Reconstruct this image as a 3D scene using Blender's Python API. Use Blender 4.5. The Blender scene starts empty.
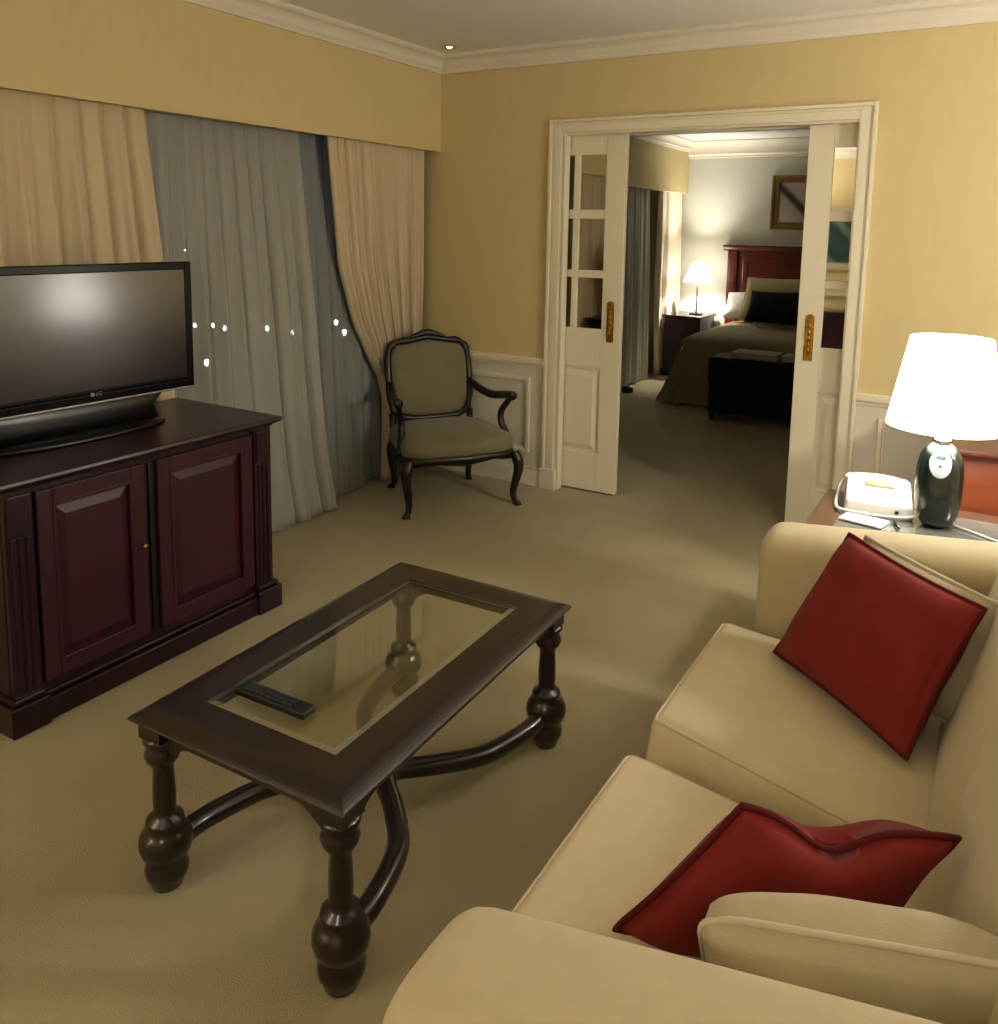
import bpy, bmesh, math, random
from mathutils import Vector, Matrix, noise
random.seed(7)
SC = bpy.context.scene
COL = SC.collection
PI = math.pi
R = math.radians

# ------------------------------------------------------------------ materials
MATS = {}
def lin(c):
    return tuple((x/255/12.92 if x/255 <= .04045 else ((x/255+.055)/1.055)**2.4) for x in c)

def mat(name, rgb, rough=.6, metal=0, spec=.5, bump=0, bscale=200, var=0, vscale=6, coat=0, sheen=0,
        stretch=None, emit=None, estr=0, aniso_cols=None, bdist=.002, coat_rough=.1):
    """principled material; var mixes the colour with a second tone by object-space noise"""
    m = bpy.data.materials.new(name); m.use_nodes = True
    nt = m.node_tree; N = nt.nodes; L = nt.links
    b = N['Principled BSDF']
    col = lin(rgb) if max(rgb) > 1.0 else rgb
    b.inputs['Base Color'].default_value = (*col, 1)
    b.inputs['Roughness'].default_value = rough
    b.inputs['Metallic'].default_value = metal
    b.inputs['Specular IOR Level'].default_value = spec
    b.inputs['Coat Weight'].default_value = coat
    b.inputs['Coat Roughness'].default_value = coat_rough
    b.inputs['Sheen Weight'].default_value = sheen
    if emit is not None:
        b.inputs['Emission Color'].default_value = (*emit, 1); b.inputs['Emission Strength'].default_value = estr
    tc = N.new('ShaderNodeTexCoord'); mp = N.new('ShaderNodeMapping')
    L.new(tc.outputs['Object'], mp.inputs['Vector'])
    if stretch: mp.inputs['Scale'].default_value = stretch
    if var:
        n = N.new('ShaderNodeTexNoise'); n.inputs['Scale'].default_value = vscale; n.inputs['Detail'].default_value = 4
        L.new(mp.outputs[0], n.inputs['Vector'])
        cr = N.new('ShaderNodeValToRGB'); cr.color_ramp.elements[0].position = .32; cr.color_ramp.elements[1].position = .68
        c2 = aniso_cols or tuple(x*(1-var) for x in col)
        if max(c2) > 1: c2 = lin(c2)
        cr.color_ramp.elements[0].color = (*c2, 1); cr.color_ramp.elements[1].color = (*col, 1)
        L.new(n.outputs['Fac'], cr.inputs[0]); L.new(cr.outputs[0], b.inputs['Base Color'])
    if bump:
        n = N.new('ShaderNodeTexNoise'); n.inputs['Scale'].default_value = bscale; n.inputs['Detail'].default_value = 3
        L.new(tc.outputs['Object'], n.inputs['Vector'])
        bm_ = N.new('ShaderNodeBump'); bm_.inputs['Strength'].default_value = bump; bm_.inputs['Distance'].default_value = bdist
        L.new(n.outputs['Fac'], bm_.inputs['Height']); L.new(bm_.outputs[0], b.inputs['Normal'])
    MATS[name] = m
    return m

mat('wallpaper', (203,184,135), .75, spec=.25, bump=.25, bscale=260, var=.05, vscale=40, stretch=(1,1,.2))
mat('ceiling_paint', (226,223,216), .85, spec=.2, var=.03, vscale=1.5)
mat('plaster', (214,206,188), .6, spec=.3)
mat('joinery', (222,212,186), .42, spec=.4, var=.03, vscale=3)
mat('wainscot_paint', (205,198,178), .5, spec=.35)
mat('bedroom_wallpaper', (196,196,184), .8, spec=.2, var=.03, vscale=30)
mat('carpet', (166,153,118), .95, spec=.1, bump=.9, bscale=320, var=.13, vscale=3.0, sheen=.1, bdist=.004)
mat('mahogany', (38,7,28), .34, spec=.4, var=.45, vscale=5, stretch=(8,.6,8), coat=.25, coat_rough=.16, bump=.06, bscale=90)
mat('mahogany_door', (56,14,34), .44, spec=.35, var=.4, vscale=5, stretch=(6,6,.6), coat=.08, coat_rough=.2, bump=.06, bscale=90)
mat('table_wood', (28,9,16), .28, spec=.5, var=.5, vscale=4, stretch=(6,.8,6), coat=.5, coat_rough=.12)
mat('chair_wood', (24,12,14), .42, spec=.4, var=.3, coat=.12)
mat('chair_fabric', (116,108,82), .85, spec=.15, bump=.3, bscale=500, var=.08, vscale=10, sheen=.15)
mat('sofa_fabric', (196,180,144), .88, spec=.15, bump=.45, bscale=520, var=.06, vscale=25, sheen=.12)
mat('sofa_leg_wood', (40,20,14), .4)
mat('red_fabric', (122,36,31), .85, spec=.15, bump=.4, bscale=420, var=.15, vscale=14, sheen=.05)
mat('red_piping', (84,22,22), .8, spec=.15)
mat('cream_fabric', (176,162,130), .9, spec=.15, bump=.5, bscale=420, var=.08, vscale=20, sheen=.15)
mat('cream_piping', (192,180,154), .85)
mat('drape_fabric', (198,180,150), .9, spec=.12, bump=.25, bscale=400, var=.07, vscale=3, stretch=(1,6,.3), sheen=.1)
mat('bedroom_drape', (226,214,190), .9, spec=.12, bump=.25, bscale=400)
mat('headboard_wood', (96,34,22), .34, spec=.5, var=.35, vscale=5, stretch=(.6,6,6), coat=.35)
mat('black_plastic', (12,12,16), .3, spec=.5)
mat('bezel_gloss', (8,8,14), .22, spec=.2)
mat('screen_glass', (4,9,30), .22, spec=.8, coat=1.0, coat_rough=.15)
mat('silver', (190,190,195), .25, metal=1)
mat('brass', (190,148,62), .3, metal=1, var=.45, vscale=60)
mat('green_ceramic', (14,24,20), .25, spec=.4, coat=.4, coat_rough=.1)
mat('chrome', (200,200,200), .15, metal=1)
mat('white_plastic', (205,205,202), .35, spec=.5)
mat('grey_lcd', (150,148,120), .3)
mat('pale_label', (186,194,206), .6)
mat('dark_mark', (40,60,66), .4)
mat('orange_wood', (118,58,34), .34, spec=.5, var=.35, vscale=4, stretch=(.6,6,6), coat=.4)
mat('red_wood', (92,42,34), .3, spec=.5, var=.3, vscale=5, stretch=(.6,6,6), coat=.5)
mat('walnut', (88,60,42), .4, spec=.5, var=.3, vscale=5, stretch=(6,.6,6), coat=.3)
mat('smoked_glass', (96,98,94), .06, spec=1.0, coat=.6)
mat('paper', (238,238,232), .8)
mat('bedspread', (134,124,94), .92, spec=.1, bump=.3, bscale=120, var=.1, vscale=8)
mat('white_linen', (236,234,230), .9, spec=.1)
mat('sham_fabric', (178,166,130), .9, spec=.1, bump=.3, bscale=200)
mat('navy_fabric', (26,28,36), .85, spec=.15)
mat('bench_fabric', (24,24,38), .8, spec=.2)
mat('gilt', (150,122,72), .4, metal=.7, var=.3, vscale=40)
mat('pale_frame', (190,182,160), .5)
mat('picture_mat', (196,184,176), .7)
mat('night_ground', (14,16,18), .9)
mat('asphalt_pole', (30,30,30), .6)
mat('lamp_bulb_city', (255,255,255), .5, emit=(.75,.88,1), estr=60)
mat('bulb', (255,255,255), .5, emit=(1,.9,.72), estr=40)
mat('window_paint', (60,60,58), .5)
mat('blanket_pale', (150,148,128), .9)

def shade_mat(name, rgb, strength):
    m = mat(name, (240,232,214), .8, emit=rgb, estr=strength)
    return m
shade_mat('lit_shade', (1, .95, .86), 8)
shade_mat('bedroom_lit_shade', (1, .93, .80), 9.0)
shade_mat('ceiling_diffuser', (1, .88, .66), 6)

def see_through(name, tint, rough, frac_min, frac_max, blend=.35):
    """clear glass: transparent + glossy by facing angle"""
    m = bpy.data.materials.new(name); m.use_nodes = True
    nt = m.node_tree; N = nt.nodes; L = nt.links; N.remove(N['Principled BSDF'])
    out = N['Material Output']
    t = N.new('ShaderNodeBsdfTransparent'); t.inputs[0].default_value = (*tint, 1)
    g = N.new('ShaderNodeBsdfGlossy'); g.inputs['Roughness'].default_value = rough
    lw = N.new('ShaderNodeLayerWeight'); lw.inputs[0].default_value = blend
    mr = N.new('ShaderNodeMapRange'); mr.inputs['To Min'].default_value = frac_min; mr.inputs['To Max'].default_value = frac_max
    mx = N.new('ShaderNodeMixShader')
    L.new(lw.outputs['Facing'], mr.inputs['Value']); L.new(mr.outputs[0], mx.inputs[0])
    L.new(t.outputs[0], mx.inputs[1]); L.new(g.outputs[0], mx.inputs[2]); L.new(mx.outputs[0], out.inputs[0])
    MATS[name] = m
see_through('table_glass', (.93,.95,.90), .04, .04, .36)
see_through('window_glass', (.85,.9,.95), .02, .05, .6)

def sheer_mat(name, rgb, transp):
    m = bpy.data.materials.new(name); m.use_nodes = True
    nt = m.node_tree; N = nt.nodes; L = nt.links; N.remove(N['Principled BSDF'])
    out = N['Material Output']
    t = N.new('ShaderNodeBsdfTransparent'); t.inputs[0].default_value = (1,1,1,1)
    d = N.new('ShaderNodeBsdfDiffuse'); d.inputs[0].default_value = (*lin(rgb), 1)
    tr = N.new('ShaderNodeBsdfTranslucent'); tr.inputs[0].default_value = (*lin(rgb), 1)
    a = N.new('ShaderNodeMixShader'); a.inputs[0].default_value = .3
    b = N.new('ShaderNodeMixShader'); b.inputs[0].default_value = transp
    L.new(d.outputs[0], a.inputs[1]); L.new(tr.outputs[0], a.inputs[2])
    L.new(a.outputs[0], b.inputs[1]); L.new(t.outputs[0], b.inputs[2]); L.new(b.outputs[0], out.inputs[0])
    MATS[name] = m
sheer_mat('sheer_voile', (190,190,180), .26)
sheer_mat('sheer_voile_thin', (176,180,176), .5)
sheer_mat('bedroom_voile', (216,216,208), .15)

def mirror_mat():
    m = mat('mirror_glass', (188,188,180), .03, metal=1)
mirror_mat()

def artwork(name, a, b, c):
    """soft two-tone ground with a dark diagonal stroke"""
    m = bpy.data.materials.new(name); m.use_nodes = True
    nt = m.node_tree; N = nt.nodes; L = nt.links; p = N['Principled BSDF']; p.inputs['Roughness'].default_value = .5
    tc = N.new('ShaderNodeTexCoord'); w = N.new('ShaderNodeTexWave'); w.inputs['Scale'].default_value = 1.1; w.inputs['Distortion'].default_value = 2.0
    w.bands_direction = 'DIAGONAL'
    L.new(tc.outputs['Object'], w.inputs['Vector'])
    cr = N.new('ShaderNodeValToRGB'); e = cr.color_ramp.elements
    e[0].position = 0; e[0].color = (*lin(c), 1); e[1].position = 1; e[1].color = (*lin(a), 1)
    k = e.new(.22); k.color = (*lin(b), 1)
    L.new(w.outputs['Fac'], cr.inputs[0]); L.new(cr.outputs[0], p.inputs['Base Color'])
    MATS[name] = m
artwork('art_bird', (176,158,152), (160,146,140), (40,32,34))
artwork('art_teal', (40,74,70), (22,44,46), (90,120,110))

# ------------------------------------------------------------------ building helpers
ORIGIN = {}
def tag(o, label=None, cat=None, group=None, kind=None):
    if label: o['label'] = label
    if cat: o['category'] = cat
    if group: o['group'] = group
    if kind: o['kind'] = kind
    return o

def thing(name, loc, label, cat, rz=0, group=None):
    o = bpy.data.objects.new(name, None); COL.objects.link(o)
    o.location = loc; o.rotation_euler = (0, 0, rz); o.empty_display_size = .1
    ORIGIN[o] = Vector(loc) if rz == 0 else Vector((0,0,0))   # rotated roots are authored in local coordinates
    return tag(o, label, cat, group)

class MB:
    def __init__(s): s.v = []; s.f = []
    def add(s, vs, fs):
        k = len(s.v); s.v += [Vector(v) for v in vs]; s.f += [tuple(i+k for i in f) for f in fs]; return s
    def box(s, x0, x1, y0, y1, z0, z1):
        if x0 > x1: x0, x1 = x1, x0
        if y0 > y1: y0, y1 = y1, y0
        if z0 > z1: z0, z1 = z1, z0
        return s.add([(x0,y0,z0),(x1,y0,z0),(x1,y1,z0),(x0,y1,z0),(x0,y0,z1),(x1,y0,z1),(x1,y1,z1),(x0,y1,z1)],
                     [(0,3,2,1),(4,5,6,7),(0,1,5,4),(1,2,6,5),(2,3,7,6),(3,0,4,7)])
    def lathe(s, prof, cx=0, cy=0, seg=24, sx=1, sy=1, cap=True):
        vs = []; n = len(prof)
        for r, z in prof:
            for i in range(seg):
                a = 2*PI*i/seg; vs.append((cx+r*sx*math.cos(a), cy+r*sy*math.sin(a), z))
        fs = []
        for j in range(n-1):
            for i in range(seg):
                k = (i+1) % seg
                fs.append((j*seg+i, j*seg+k, (j+1)*seg+k, (j+1)*seg+i))
        if cap: fs.append(tuple(range(seg))[::-1]); fs.append(tuple((n-1)*seg+i for i in range(seg)))
        return s.add(vs, fs)
    def sweep(s, pts, prof, up=(0,0,1), closed=False, cap=True, scale=None):
        """sweep a closed 2-D profile [(a,b)] along pts; a is sideways, b is along up"""
        pts = [Vector(p) for p in pts]; n = len(pts); m = len(prof); vs = []; up = Vector(up)
        for i, p in enumerate(pts):
            if closed: t = pts[(i+1) % n]-pts[i-1]
            else: t = pts[min(i+1, n-1)]-pts[max(i-1, 0)]
            t.normalize(); side = t.cross(up)
            if side.length < 1e-5: side = t.cross(Vector((1,0,0)))
            side.normalize(); u2 = side.cross(t)
            k = scale[i] if scale else 1
            for a, b in prof: vs.append(p+side*a*k+u2*b*k)
        fs = []
        for i in range(n if closed else n-1):
            j = (i+1) % n
            for q in range(m):
                r_ = (q+1) % m
                fs.append((i*m+q, i*m+r_, j*m+r_, j*m+q))
        if cap and not closed: fs.append(tuple(range(m))[::-1]); fs.append(tuple((n-1)*m+q for q in range(m)))
        return s.add(vs, fs)
    def tube(s, pts, r, seg=10, closed=False, up=(0,0,1)):
        if isinstance(r, (int, float)): rad = r; sc = None
        else: rad = 1; sc = list(r)
        prof = [(rad*math.cos(2*PI*i/seg), rad*math.sin(2*PI*i/seg)) for i in range(seg)]
        return s.sweep(pts, prof, up=up, closed=closed, scale=sc)
    def prism(s, poly, axis, a, b):
        """polygon (2-D) extruded along axis from a to b"""
        def P(u, w, t): return {'x': (t,u,w), 'y': (u,t,w), 'z': (u,w,t)}[axis]
        n = len(poly)
        vs = [P(u,w,a) for u,w in poly]+[P(u,w,b) for u,w in poly]
        fs = [tuple(range(n)), tuple(range(2*n-1, n-1, -1))]+[(i,i+n,(i+1)%n+n,(i+1)%n) for i in range(n)]
        return s.add(vs, fs)
    def frame(s, axis, t0, t1, u0, u1, w0, w1, k):
        """rectangular frame of bar width k, outer u0..u1 by w0..w1, thickness t0..t1 along axis x or y"""
        for (a,b,c,d) in ((u0,u0+k,w0,w1),(u1-k,u1,w0,w1),(u0+k,u1-k,w0,w0+k),(u0+k,u1-k,w1-k,w1)):
            if axis == 'x': s.box(t0,t1,a,b,c,d)
            else: s.box(a,b,t0,t1,c,d)
        return s
    def build(s, name, m, parent=None, smooth=False, bevel=0, subsurf=0, solid=0, label=None):
        vs = s.v
        if parent is not None: org = ORIGIN[parent]
        else:
            xs = [v.x for v in vs]; ys = [v.y for v in vs]; zs = [v.z for v in vs]
            org = Vector(((min(xs)+max(xs))/2, (min(ys)+max(ys))/2, min(zs)))
        me = bpy.data.meshes.new(name); me.from_pydata([v-org for v in vs], [], s.f); me.validate()
        bm = bmesh.new(); bm.from_mesh(me); bmesh.ops.recalc_face_normals(bm, faces=bm.faces); bm.to_mesh(me); bm.free()
        me.materials.append(MATS[m])
        o = bpy.data.objects.new(name, me); COL.objects.link(o)
        if parent is not None: o.parent = parent
        else: o.location = org
        ORIGIN[o] = org
        if smooth:
            for p in me.polygons: p.use_smooth = True
        if bevel:
            b = o.modifiers.new('bevel', 'BEVEL'); b.width = bevel; b.segments = 2; b.limit_method = 'ANGLE'; b.angle_limit = R(40)
        if solid:
            q = o.modifiers.new('solid', 'SOLIDIFY'); q.thickness = solid; q.offset = 0
        if subsurf:
            q = o.modifiers.new('sub', 'SUBSURF'); q.levels = subsurf; q.render_levels = subsurf
        if label: o['label'] = label
        return o
def struct(name, mb, m, **k):
    o = mb.build(name, m, **k); o['kind'] = 'structure'; return o

def spline(pts, n=8):
    """Catmull-Rom through pts"""
    P = [Vector(p) for p in pts]; out = []
    for i in range(len(P)-1):
        a = P[max(i-1,0)]; b = P[i]; c = P[i+1]; d = P[min(i+2,len(P)-1)]
        for k in range(n):
            t = k/n
            out.append(.5*((2*b)+(c-a)*t+(2*a-5*b+4*c-d)*t*t+(-a+3*b-3*c+d)*t**3))
    out.append(P[-1]); return out

def block(corners, r=.15, puff=0, n=14, side=0, wr=0, seed=0):
    """soft rounded block: corners = 8 points (4 bottom, 4 top, each ring in order); r rounding as a share per axis (3 values or 1)"""
    if isinstance(r, (int,float)): r = (r,r,r)
    vs = []; fs = []; idx = {}
    def surf(a,b,c):
        q = [a,b,c]; inner = [max(-(1-r[i]), min(1-r[i], q[i])) for i in range(3)]
        d = [(q[i]-inner[i])/r[i] for i in range(3)]; l = math.sqrt(sum(x*x for x in d)) or 1
        mx = max(abs(x) for x in d)
        p = [inner[i]+r[i]*d[i]/l for i in range(3)] if l > 1e-9 else q
        if c > .999: p[2] += puff*(1-a*a)**.7*(1-b*b)**.7
        if side:
            p[0] *= 1+side*(1-p[1]**2)*(1-min(1,abs(p[2]))**2)
            p[1] *= 1+side*(1-p[0]**2)*(1-min(1,abs(p[2]))**2) if abs(p[0]) < 1 else 1
        return p
    C = [Vector(c) for c in corners]
    def tri(a,b,c):
        u=(a+1)/2; v=(b+1)/2; w=(c+1)/2
        lo = C[0]*(1-u)*(1-v)+C[1]*u*(1-v)+C[2]*u*v+C[3]*(1-u)*v
        hi = C[4]*(1-u)*(1-v)+C[5]*u*(1-v)+C[6]*u*v+C[7]*(1-u)*v
        return lo*(1-w)+hi*w
    # non-uniform spacing so that the rounded rims get enough vertices
    def ticks(rr):
        t = [-1]; k = 5
        t += [-1+rr*i/k for i in range(1,k+1)]
        m = max(2, int(n*(1-rr)/1.0))
        t += [-(1-rr)+2*(1-rr)*i/m for i in range(1,m+1)]
        t += [1-rr+rr*i/k for i in range(1,k+1)]
        return t
    T = [ticks(r[0]), ticks(r[1]), ticks(r[2])]
    def vid(p):
        k = tuple(round(x,5) for x in p)
        if k not in idx:
            q = surf(*p); w = tri(*q)
            if wr:
                w = w+Vector((0,0,1))*wr*noise.noise(w*7+Vector((seed,0,0)))
            idx[k] = len(vs); vs.append(w)
        return idx[k]
    for ax in range(3):
        o1, o2 = [i for i in range(3) if i != ax]
        for sgn in (-1,1):
            A, B_ = T[o1], T[o2]
            for i in range(len(A)-1):
                for j in range(len(B_)-1):
                    q = []
                    for (x,y) in ((A[i],B_[j]),(A[i+1],B_[j]),(A[i+1],B_[j+1]),(A[i],B_[j+1])):
                        p = [0,0,0]; p[ax]=sgn; p[o1]=x; p[o2]=y; q.append(vid(p))
                    fs.append(tuple(q))
    mb = MB().add(vs, fs); pth = []
    for (a0,b0,a1,b1) in ((-1,-1,1,-1),(1,-1,1,1),(1,1,-1,1),(-1,1,-1,-1)):
        for i in range(30):
            t = i/30; pth.append(tri(*surf(a0+(a1-a0)*t, b0+(b1-b0)*t, 1)))
    mb.edge = pth
    return mb

def pillow(name, corners, thick, m, mp, label, cat='cushion', group=None, n=26, sag=.06, wr=.008, seed=1, pr=.006, bend=None, sub_label=None, rnd=0):
    """scatter cushion from four corner points (in ring order): two bulging faces and a piped seam"""
    C = [Vector(c) for c in corners]
    nrm = ((C[2]-C[0]).cross(C[3]-C[1])).normalized()
    def base(u, v):
        q_ = 1-rnd*(u*u*v*v)**3; u *= q_; v *= q_
        a = (u+1)/2; b = (v+1)/2
        p = C[0]*(1-a)*(1-b)+C[1]*a*(1-b)+C[2]*a*b+C[3]*(1-a)*b
        ctr = (C[0]+C[1]+C[2]+C[3])/4
        # edges pull in between the corners
        k = sag*((1-u*u)*abs(v)**3+(1-v*v)*abs(u)**3)
        p = p+(ctr-p)*k
        if bend: p = p+bend(u, v)
        return p
    vs = []; fs = []
    def th(u, v): return thick/2*((1-u**4)*(1-v**4))**.42*(1-.18*(u*u+v*v))
    for sgn in (1,-1):
        for i in range(n+1):
            for j in range(n+1):
                u = -math.cos(PI*i/n)*.35+(-1+2*i/n)*.65; v = -math.cos(PI*j/n)*.35+(-1+2*j/n)*.65
                p = base(u, v); t = th(u, v)
                w = noise.noise(p*9+Vector((seed*3.1,seed,0)))*wr*min(1, t/(thick*.2))
                vs.append(p+nrm*(sgn*t+w))
    N1 = (n+1)**2
    for s_ in (0,1):
        for i in range(n):
            for j in range(n):
                a = s_*N1+i*(n+1)+j; fs.append((a, a+n+1, a+n+2, a+1))
    mb = MB().add(vs, fs)
    org = sum(C, Vector())/4; org.z = min(c.z for c in C)
    root = bpy.data.objects.new(name, None); COL.objects.link(root); root.location = org; ORIGIN[root] = org
    tag(root, label, cat, group)
    o = mb.build('cover', m, root, smooth=True)
    w = o.modifiers.new('w', 'WELD'); w.merge_threshold = .0004
    ring = []
    k = 24
    for (u0,v0,u1,v1) in ((-1,-1,1,-1),(1,-1,1,1),(1,1,-1,1),(-1,1,-1,-1)):
        for i in range(k):
            t = i/k; ring.append(base(u0+(u1-u0)*t, v0+(v1-v0)*t))
    MB().tube(ring, pr, 7, closed=True, up=tuple(nrm)).build('piping', mp, root, smooth=True, label=sub_label)
    return root

def text_obj(name, s, size, loc, rot, m, parent, ext=.0006):
    cu = bpy.data.curves.new(name, 'FONT'); cu.body = s; cu.size = size; cu.extrude = ext; cu.align_x = 'CENTER'; cu.align_y = 'CENTER'
    cu.materials.append(MATS[m])
    tmp = bpy.data.objects.new('tmp', cu); COL.objects.link(tmp); bpy.context.view_layer.update()
    me = bpy.data.meshes.new_from_object(tmp.evaluated_get(bpy.context.evaluated_depsgraph_get())); bpy.data.objects.remove(tmp)
    if not me.materials: me.materials.append(MATS[m])
    o = bpy.data.objects.new(name, me); COL.objects.link(o); o.parent = parent
    o.location = Vector(loc)-ORIGIN[parent]; o.rotation_euler = rot; ORIGIN[o] = ORIGIN[parent]
    return o

# ------------------------------------------------------------------ measurements of the rooms (metres, camera over x=0 y=0)
XS = -3.037           # face of the bulkhead over the curtains
XW = -3.34            # window wall
YB = 4.341            # partition with the pocket doors, near face
YB2 = 4.52            # far face
XR = 2.6; YN = -2.5   # right wall, wall behind the viewer
ZC = 2.565            # ceiling
YE = 9.10             # far wall of the bedroom
ZC2 = 2.50
XR2 = 0.6

# ------------------------------------------------------------------ shell
struct('floor', MB().box(XW-.15, XR+.15, YN-.15, YE+.15, -.12, 0), 'carpet')
struct('ceiling', MB().box(XW-.15, XR+.15, YN-.15, YB2-.02, ZC, ZC+.12), 'ceiling_paint')
struct('ceiling', MB().box(XW-.15, XR+.15, YB2-.02, YE+.15, ZC2, ZC2+.12), 'ceiling_paint')

# partition (hollow, so the doors slide into it)
OX0, OX1, OZ = -2.17, -.628, 2.072
w = MB()
for (ya, yb) in ((YB, YB+.042), (YB2-.045, YB2)):
    w.box(XW, OX0, ya, yb, 0, ZC); w.box(OX1, XR, ya, yb, 0, ZC); w.box(OX0, OX1, ya, yb, OZ, ZC)
w.box(OX0-.01, OX1+.01, YB+.042, YB2-.045, OZ+.05, ZC)
struct('wall_back', w, 'wallpaper')
# near-side wall, right wall
struct('wall_front', MB().box(XW, XR, YN-.12, YN, 0, ZC), 'wallpaper')
struct('wall_right', MB().box(XR, XR+.12, YN, YB, 0, ZC), 'wallpaper')
# window wall: piers, sill and head around a wide window
WY0, WY1, WZ0, WZ1 = .55, 4.15, .12, 2.10
w = MB()
w.box(XW-.14, XW, YN, WY0, 0, ZC); w.box(XW-.14, XW, WY1, YB, 0, ZC); w.box(XW-.14, XW, WY0, WY1, 0, WZ0); w.box(XW-.14, XW, WY0, WY1, WZ1, ZC)
struct('wall_left', w, 'wallpaper')
# bulkhead hiding the curtain track
struct('wall_left_bulkhead', MB().box(XS-.035, XS, YN, YB, 2.003, ZC).box(XW, XS-.035, YN, YB, 2.12, 2.16), 'wallpaper')
# window
wf = struct('window_1', MB().frame('x', XW-.09, XW-.04, WY0, WY1, WZ0, WZ1, .06).box(XW-.09,XW-.04,2.32,2.38,WZ0+.06,WZ1-.06), 'window_paint', bevel=.003)
MB().box(XW-.07, XW-.062, WY0+.06, 2.32, WZ0+.06, WZ1-.06).box(XW-.07, XW-.062, 2.38, WY1-.06, WZ0+.06, WZ1-.06).build('pane', 'window_glass', wf)

# bedroom shell
XE = XS
struct('wall_bedroom_back', MB().box(XW, XR2+.1, YE, YE+.12, 0, ZC2), 'bedroom_wallpaper')
struct('wall_bedroom_right', MB().box(XR2, XR2+.12, YB2, YE, 0, ZC2), 'wallpaper')
w = MB(); BY0, BY1 = 5.2, 8.3
w.box(XW-.14, XW, YB2, BY0, 0, ZC2); w.box(XW-.14, XW, BY1, YE, 0, ZC2); w.box(XW-.14, XW, BY0, BY1, 0, .12); w.box(XW-.14, XW, BY0, BY1, 2.05, ZC2)
struct('wall_bedroom_left', w, 'wallpaper')
struct('wall_bedroom_bulkhead', MB().box(XS-.035, XS, YB2, YE, 1.945, ZC2).box(XW, XS-.035, YB2, YE, 2.06, 2.10), 'wallpaper')
wf = struct('window_2', MB().frame('x', XW-.09, XW-.04, BY0, BY1, .12, 2.05, .06), 'window_paint')
MB().box(XW-.07, XW-.062, BY0+.06, BY1-.06, .18, 1.99).build('pane', 'window_glass', wf)

# crown mouldings: profile (out from wall, down from ceiling)
def crown_prof(drop, out):
    pts = [(0,0),(out,0),(out,-.012),(out*.92,-.02)]
    for i in range(7):
        a = i/6*PI/2; pts.append((out*.86-out*.52*math.sin(a), -.024-(drop-.05)*(1-math.cos(a))*.95))
    pts += [(out*.26,-drop+.02),(out*.2,-drop+.012),(out*.2,-drop),(0,-drop)]
    return pts
def crown(name, p0, p1, nrm, zc, drop=.1, out=.085, m='plaster'):
    p0 = Vector((*p0, zc)); p1 = Vector((*p1, zc)); n = Vector((*nrm, 0)); vs = []; fs = []
    pr_ = crown_prof(drop, out); k = len(pr_)
    for p in (p0, p1):
        for a, b in pr_: vs.append(p+n*a+Vector((0,0,b)))
    for q in range(k): fs.append((q, (q+1)%k, (q+1)%k+k, q+k))
    fs.append(tuple(range(k))); fs.append(tuple(range(2*k-1, k-1, -1)))
    return struct(name, MB().add(vs, fs), m)
crown('trim_1', (XS, YN), (XS, YB), (1,0), ZC)
crown('trim_2', (XS, YB), (XR, YB), (0,-1), ZC)
crown('trim_3', (XR, YN), (XR, YB), (-1,0), ZC)
crown('trim_4', (XS, YN), (XR, YN), (0,1), ZC)
crown('trim_5', (XS, YB2), (XS, YE), (1,0), ZC2, .11, .10)
crown('trim_6', (XS, YE), (XR2, YE), (0,-1), ZC2, .17, .16)
struct('trim_7', MB().box(XS, XR2, YE-.035, YE, 2.325, 2.345), 'plaster', bevel=.006)

# door casing round the pocket doors
def casing(y_face, sgn):
    k = .095
    x0, x1, zt = -2.268, -.553, 2.156
    d = .022*sgn
    m = MB()
    def band(a0, a1, dd):       # nested bands make the moulded section
        m.box(x0+a0, x0+a1, y_face, y_face-dd, 0, zt-a0); m.box(x1-a1, x1-a0, y_face, y_face-dd, 0, zt-a0)
        m.box(x0+a1, x1-a1, y_face, y_face-dd, zt-a1, zt-a0)
    band(0, .018, .030*sgn); band(.018, .032, .018*sgn); band(.032, .075, .022*sgn); band(.075, k-.013, .016*sgn)
    return m
c = casing(YB, 1)
# plinth blocks and jamb lining
c.box(-2.276, -2.178, YB, YB-.034, 0, .125).box(-.645, -.547, YB, YB-.034, 0, .125)
c.box(OX0-.012, OX0+.004, YB-.012, YB+.046, 0, OZ+.002).box(OX1-.004, OX1+.012, YB-.012, YB+.046, 0, OZ+.002).box(OX0, OX1, YB-.012, YB+.046, OZ-.004, OZ+.012)
struct('trim_8', c, 'joinery', bevel=.0025)
c = casing(YB2, -1); c.box(OX0, OX1, YB2-.05, YB2+.012, OZ-.004, OZ+.012)
struct('trim_9', c, 'joinery', bevel=.0025)

# wainscot on the partition: field, dado rail, panel mouldings, baseboard
def wains(tagn, x0, x1, panels):
    struct('wall_wainscot_'+tagn, MB().box(x0, x1, YB-.008, YB, 0, .74), 'wainscot_paint')
    m = MB().box(x0, x1, YB-.018, YB, .725, .745).box(x0, x1, YB-.034, YB, .745, .768).box(x0, x1, YB-.022, YB, .768, .782)
    struct('trim_dado_'+tagn, m, 'joinery', bevel=.004)
    m = MB()
    for a, b in panels:
        m.frame('y', YB-.026, YB-.008, a, b, .20, .665, .022)
        m.frame('y', YB-.016, YB-.008, a+.022, b-.022, .222, .643, .012)
    struct('trim_panel_'+tagn, m, 'joinery', bevel=.003)
    m = MB().box(x0, x1, YB-.022, YB-.008, 0, .10).box(x0, x1, YB-.014, YB-.008, .10, .118)
    struct('baseboard_'+tagn, m, 'joinery', bevel=.003)
wains('left', XS-.02, -2.268, [(-2.98, -2.36)])
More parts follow.
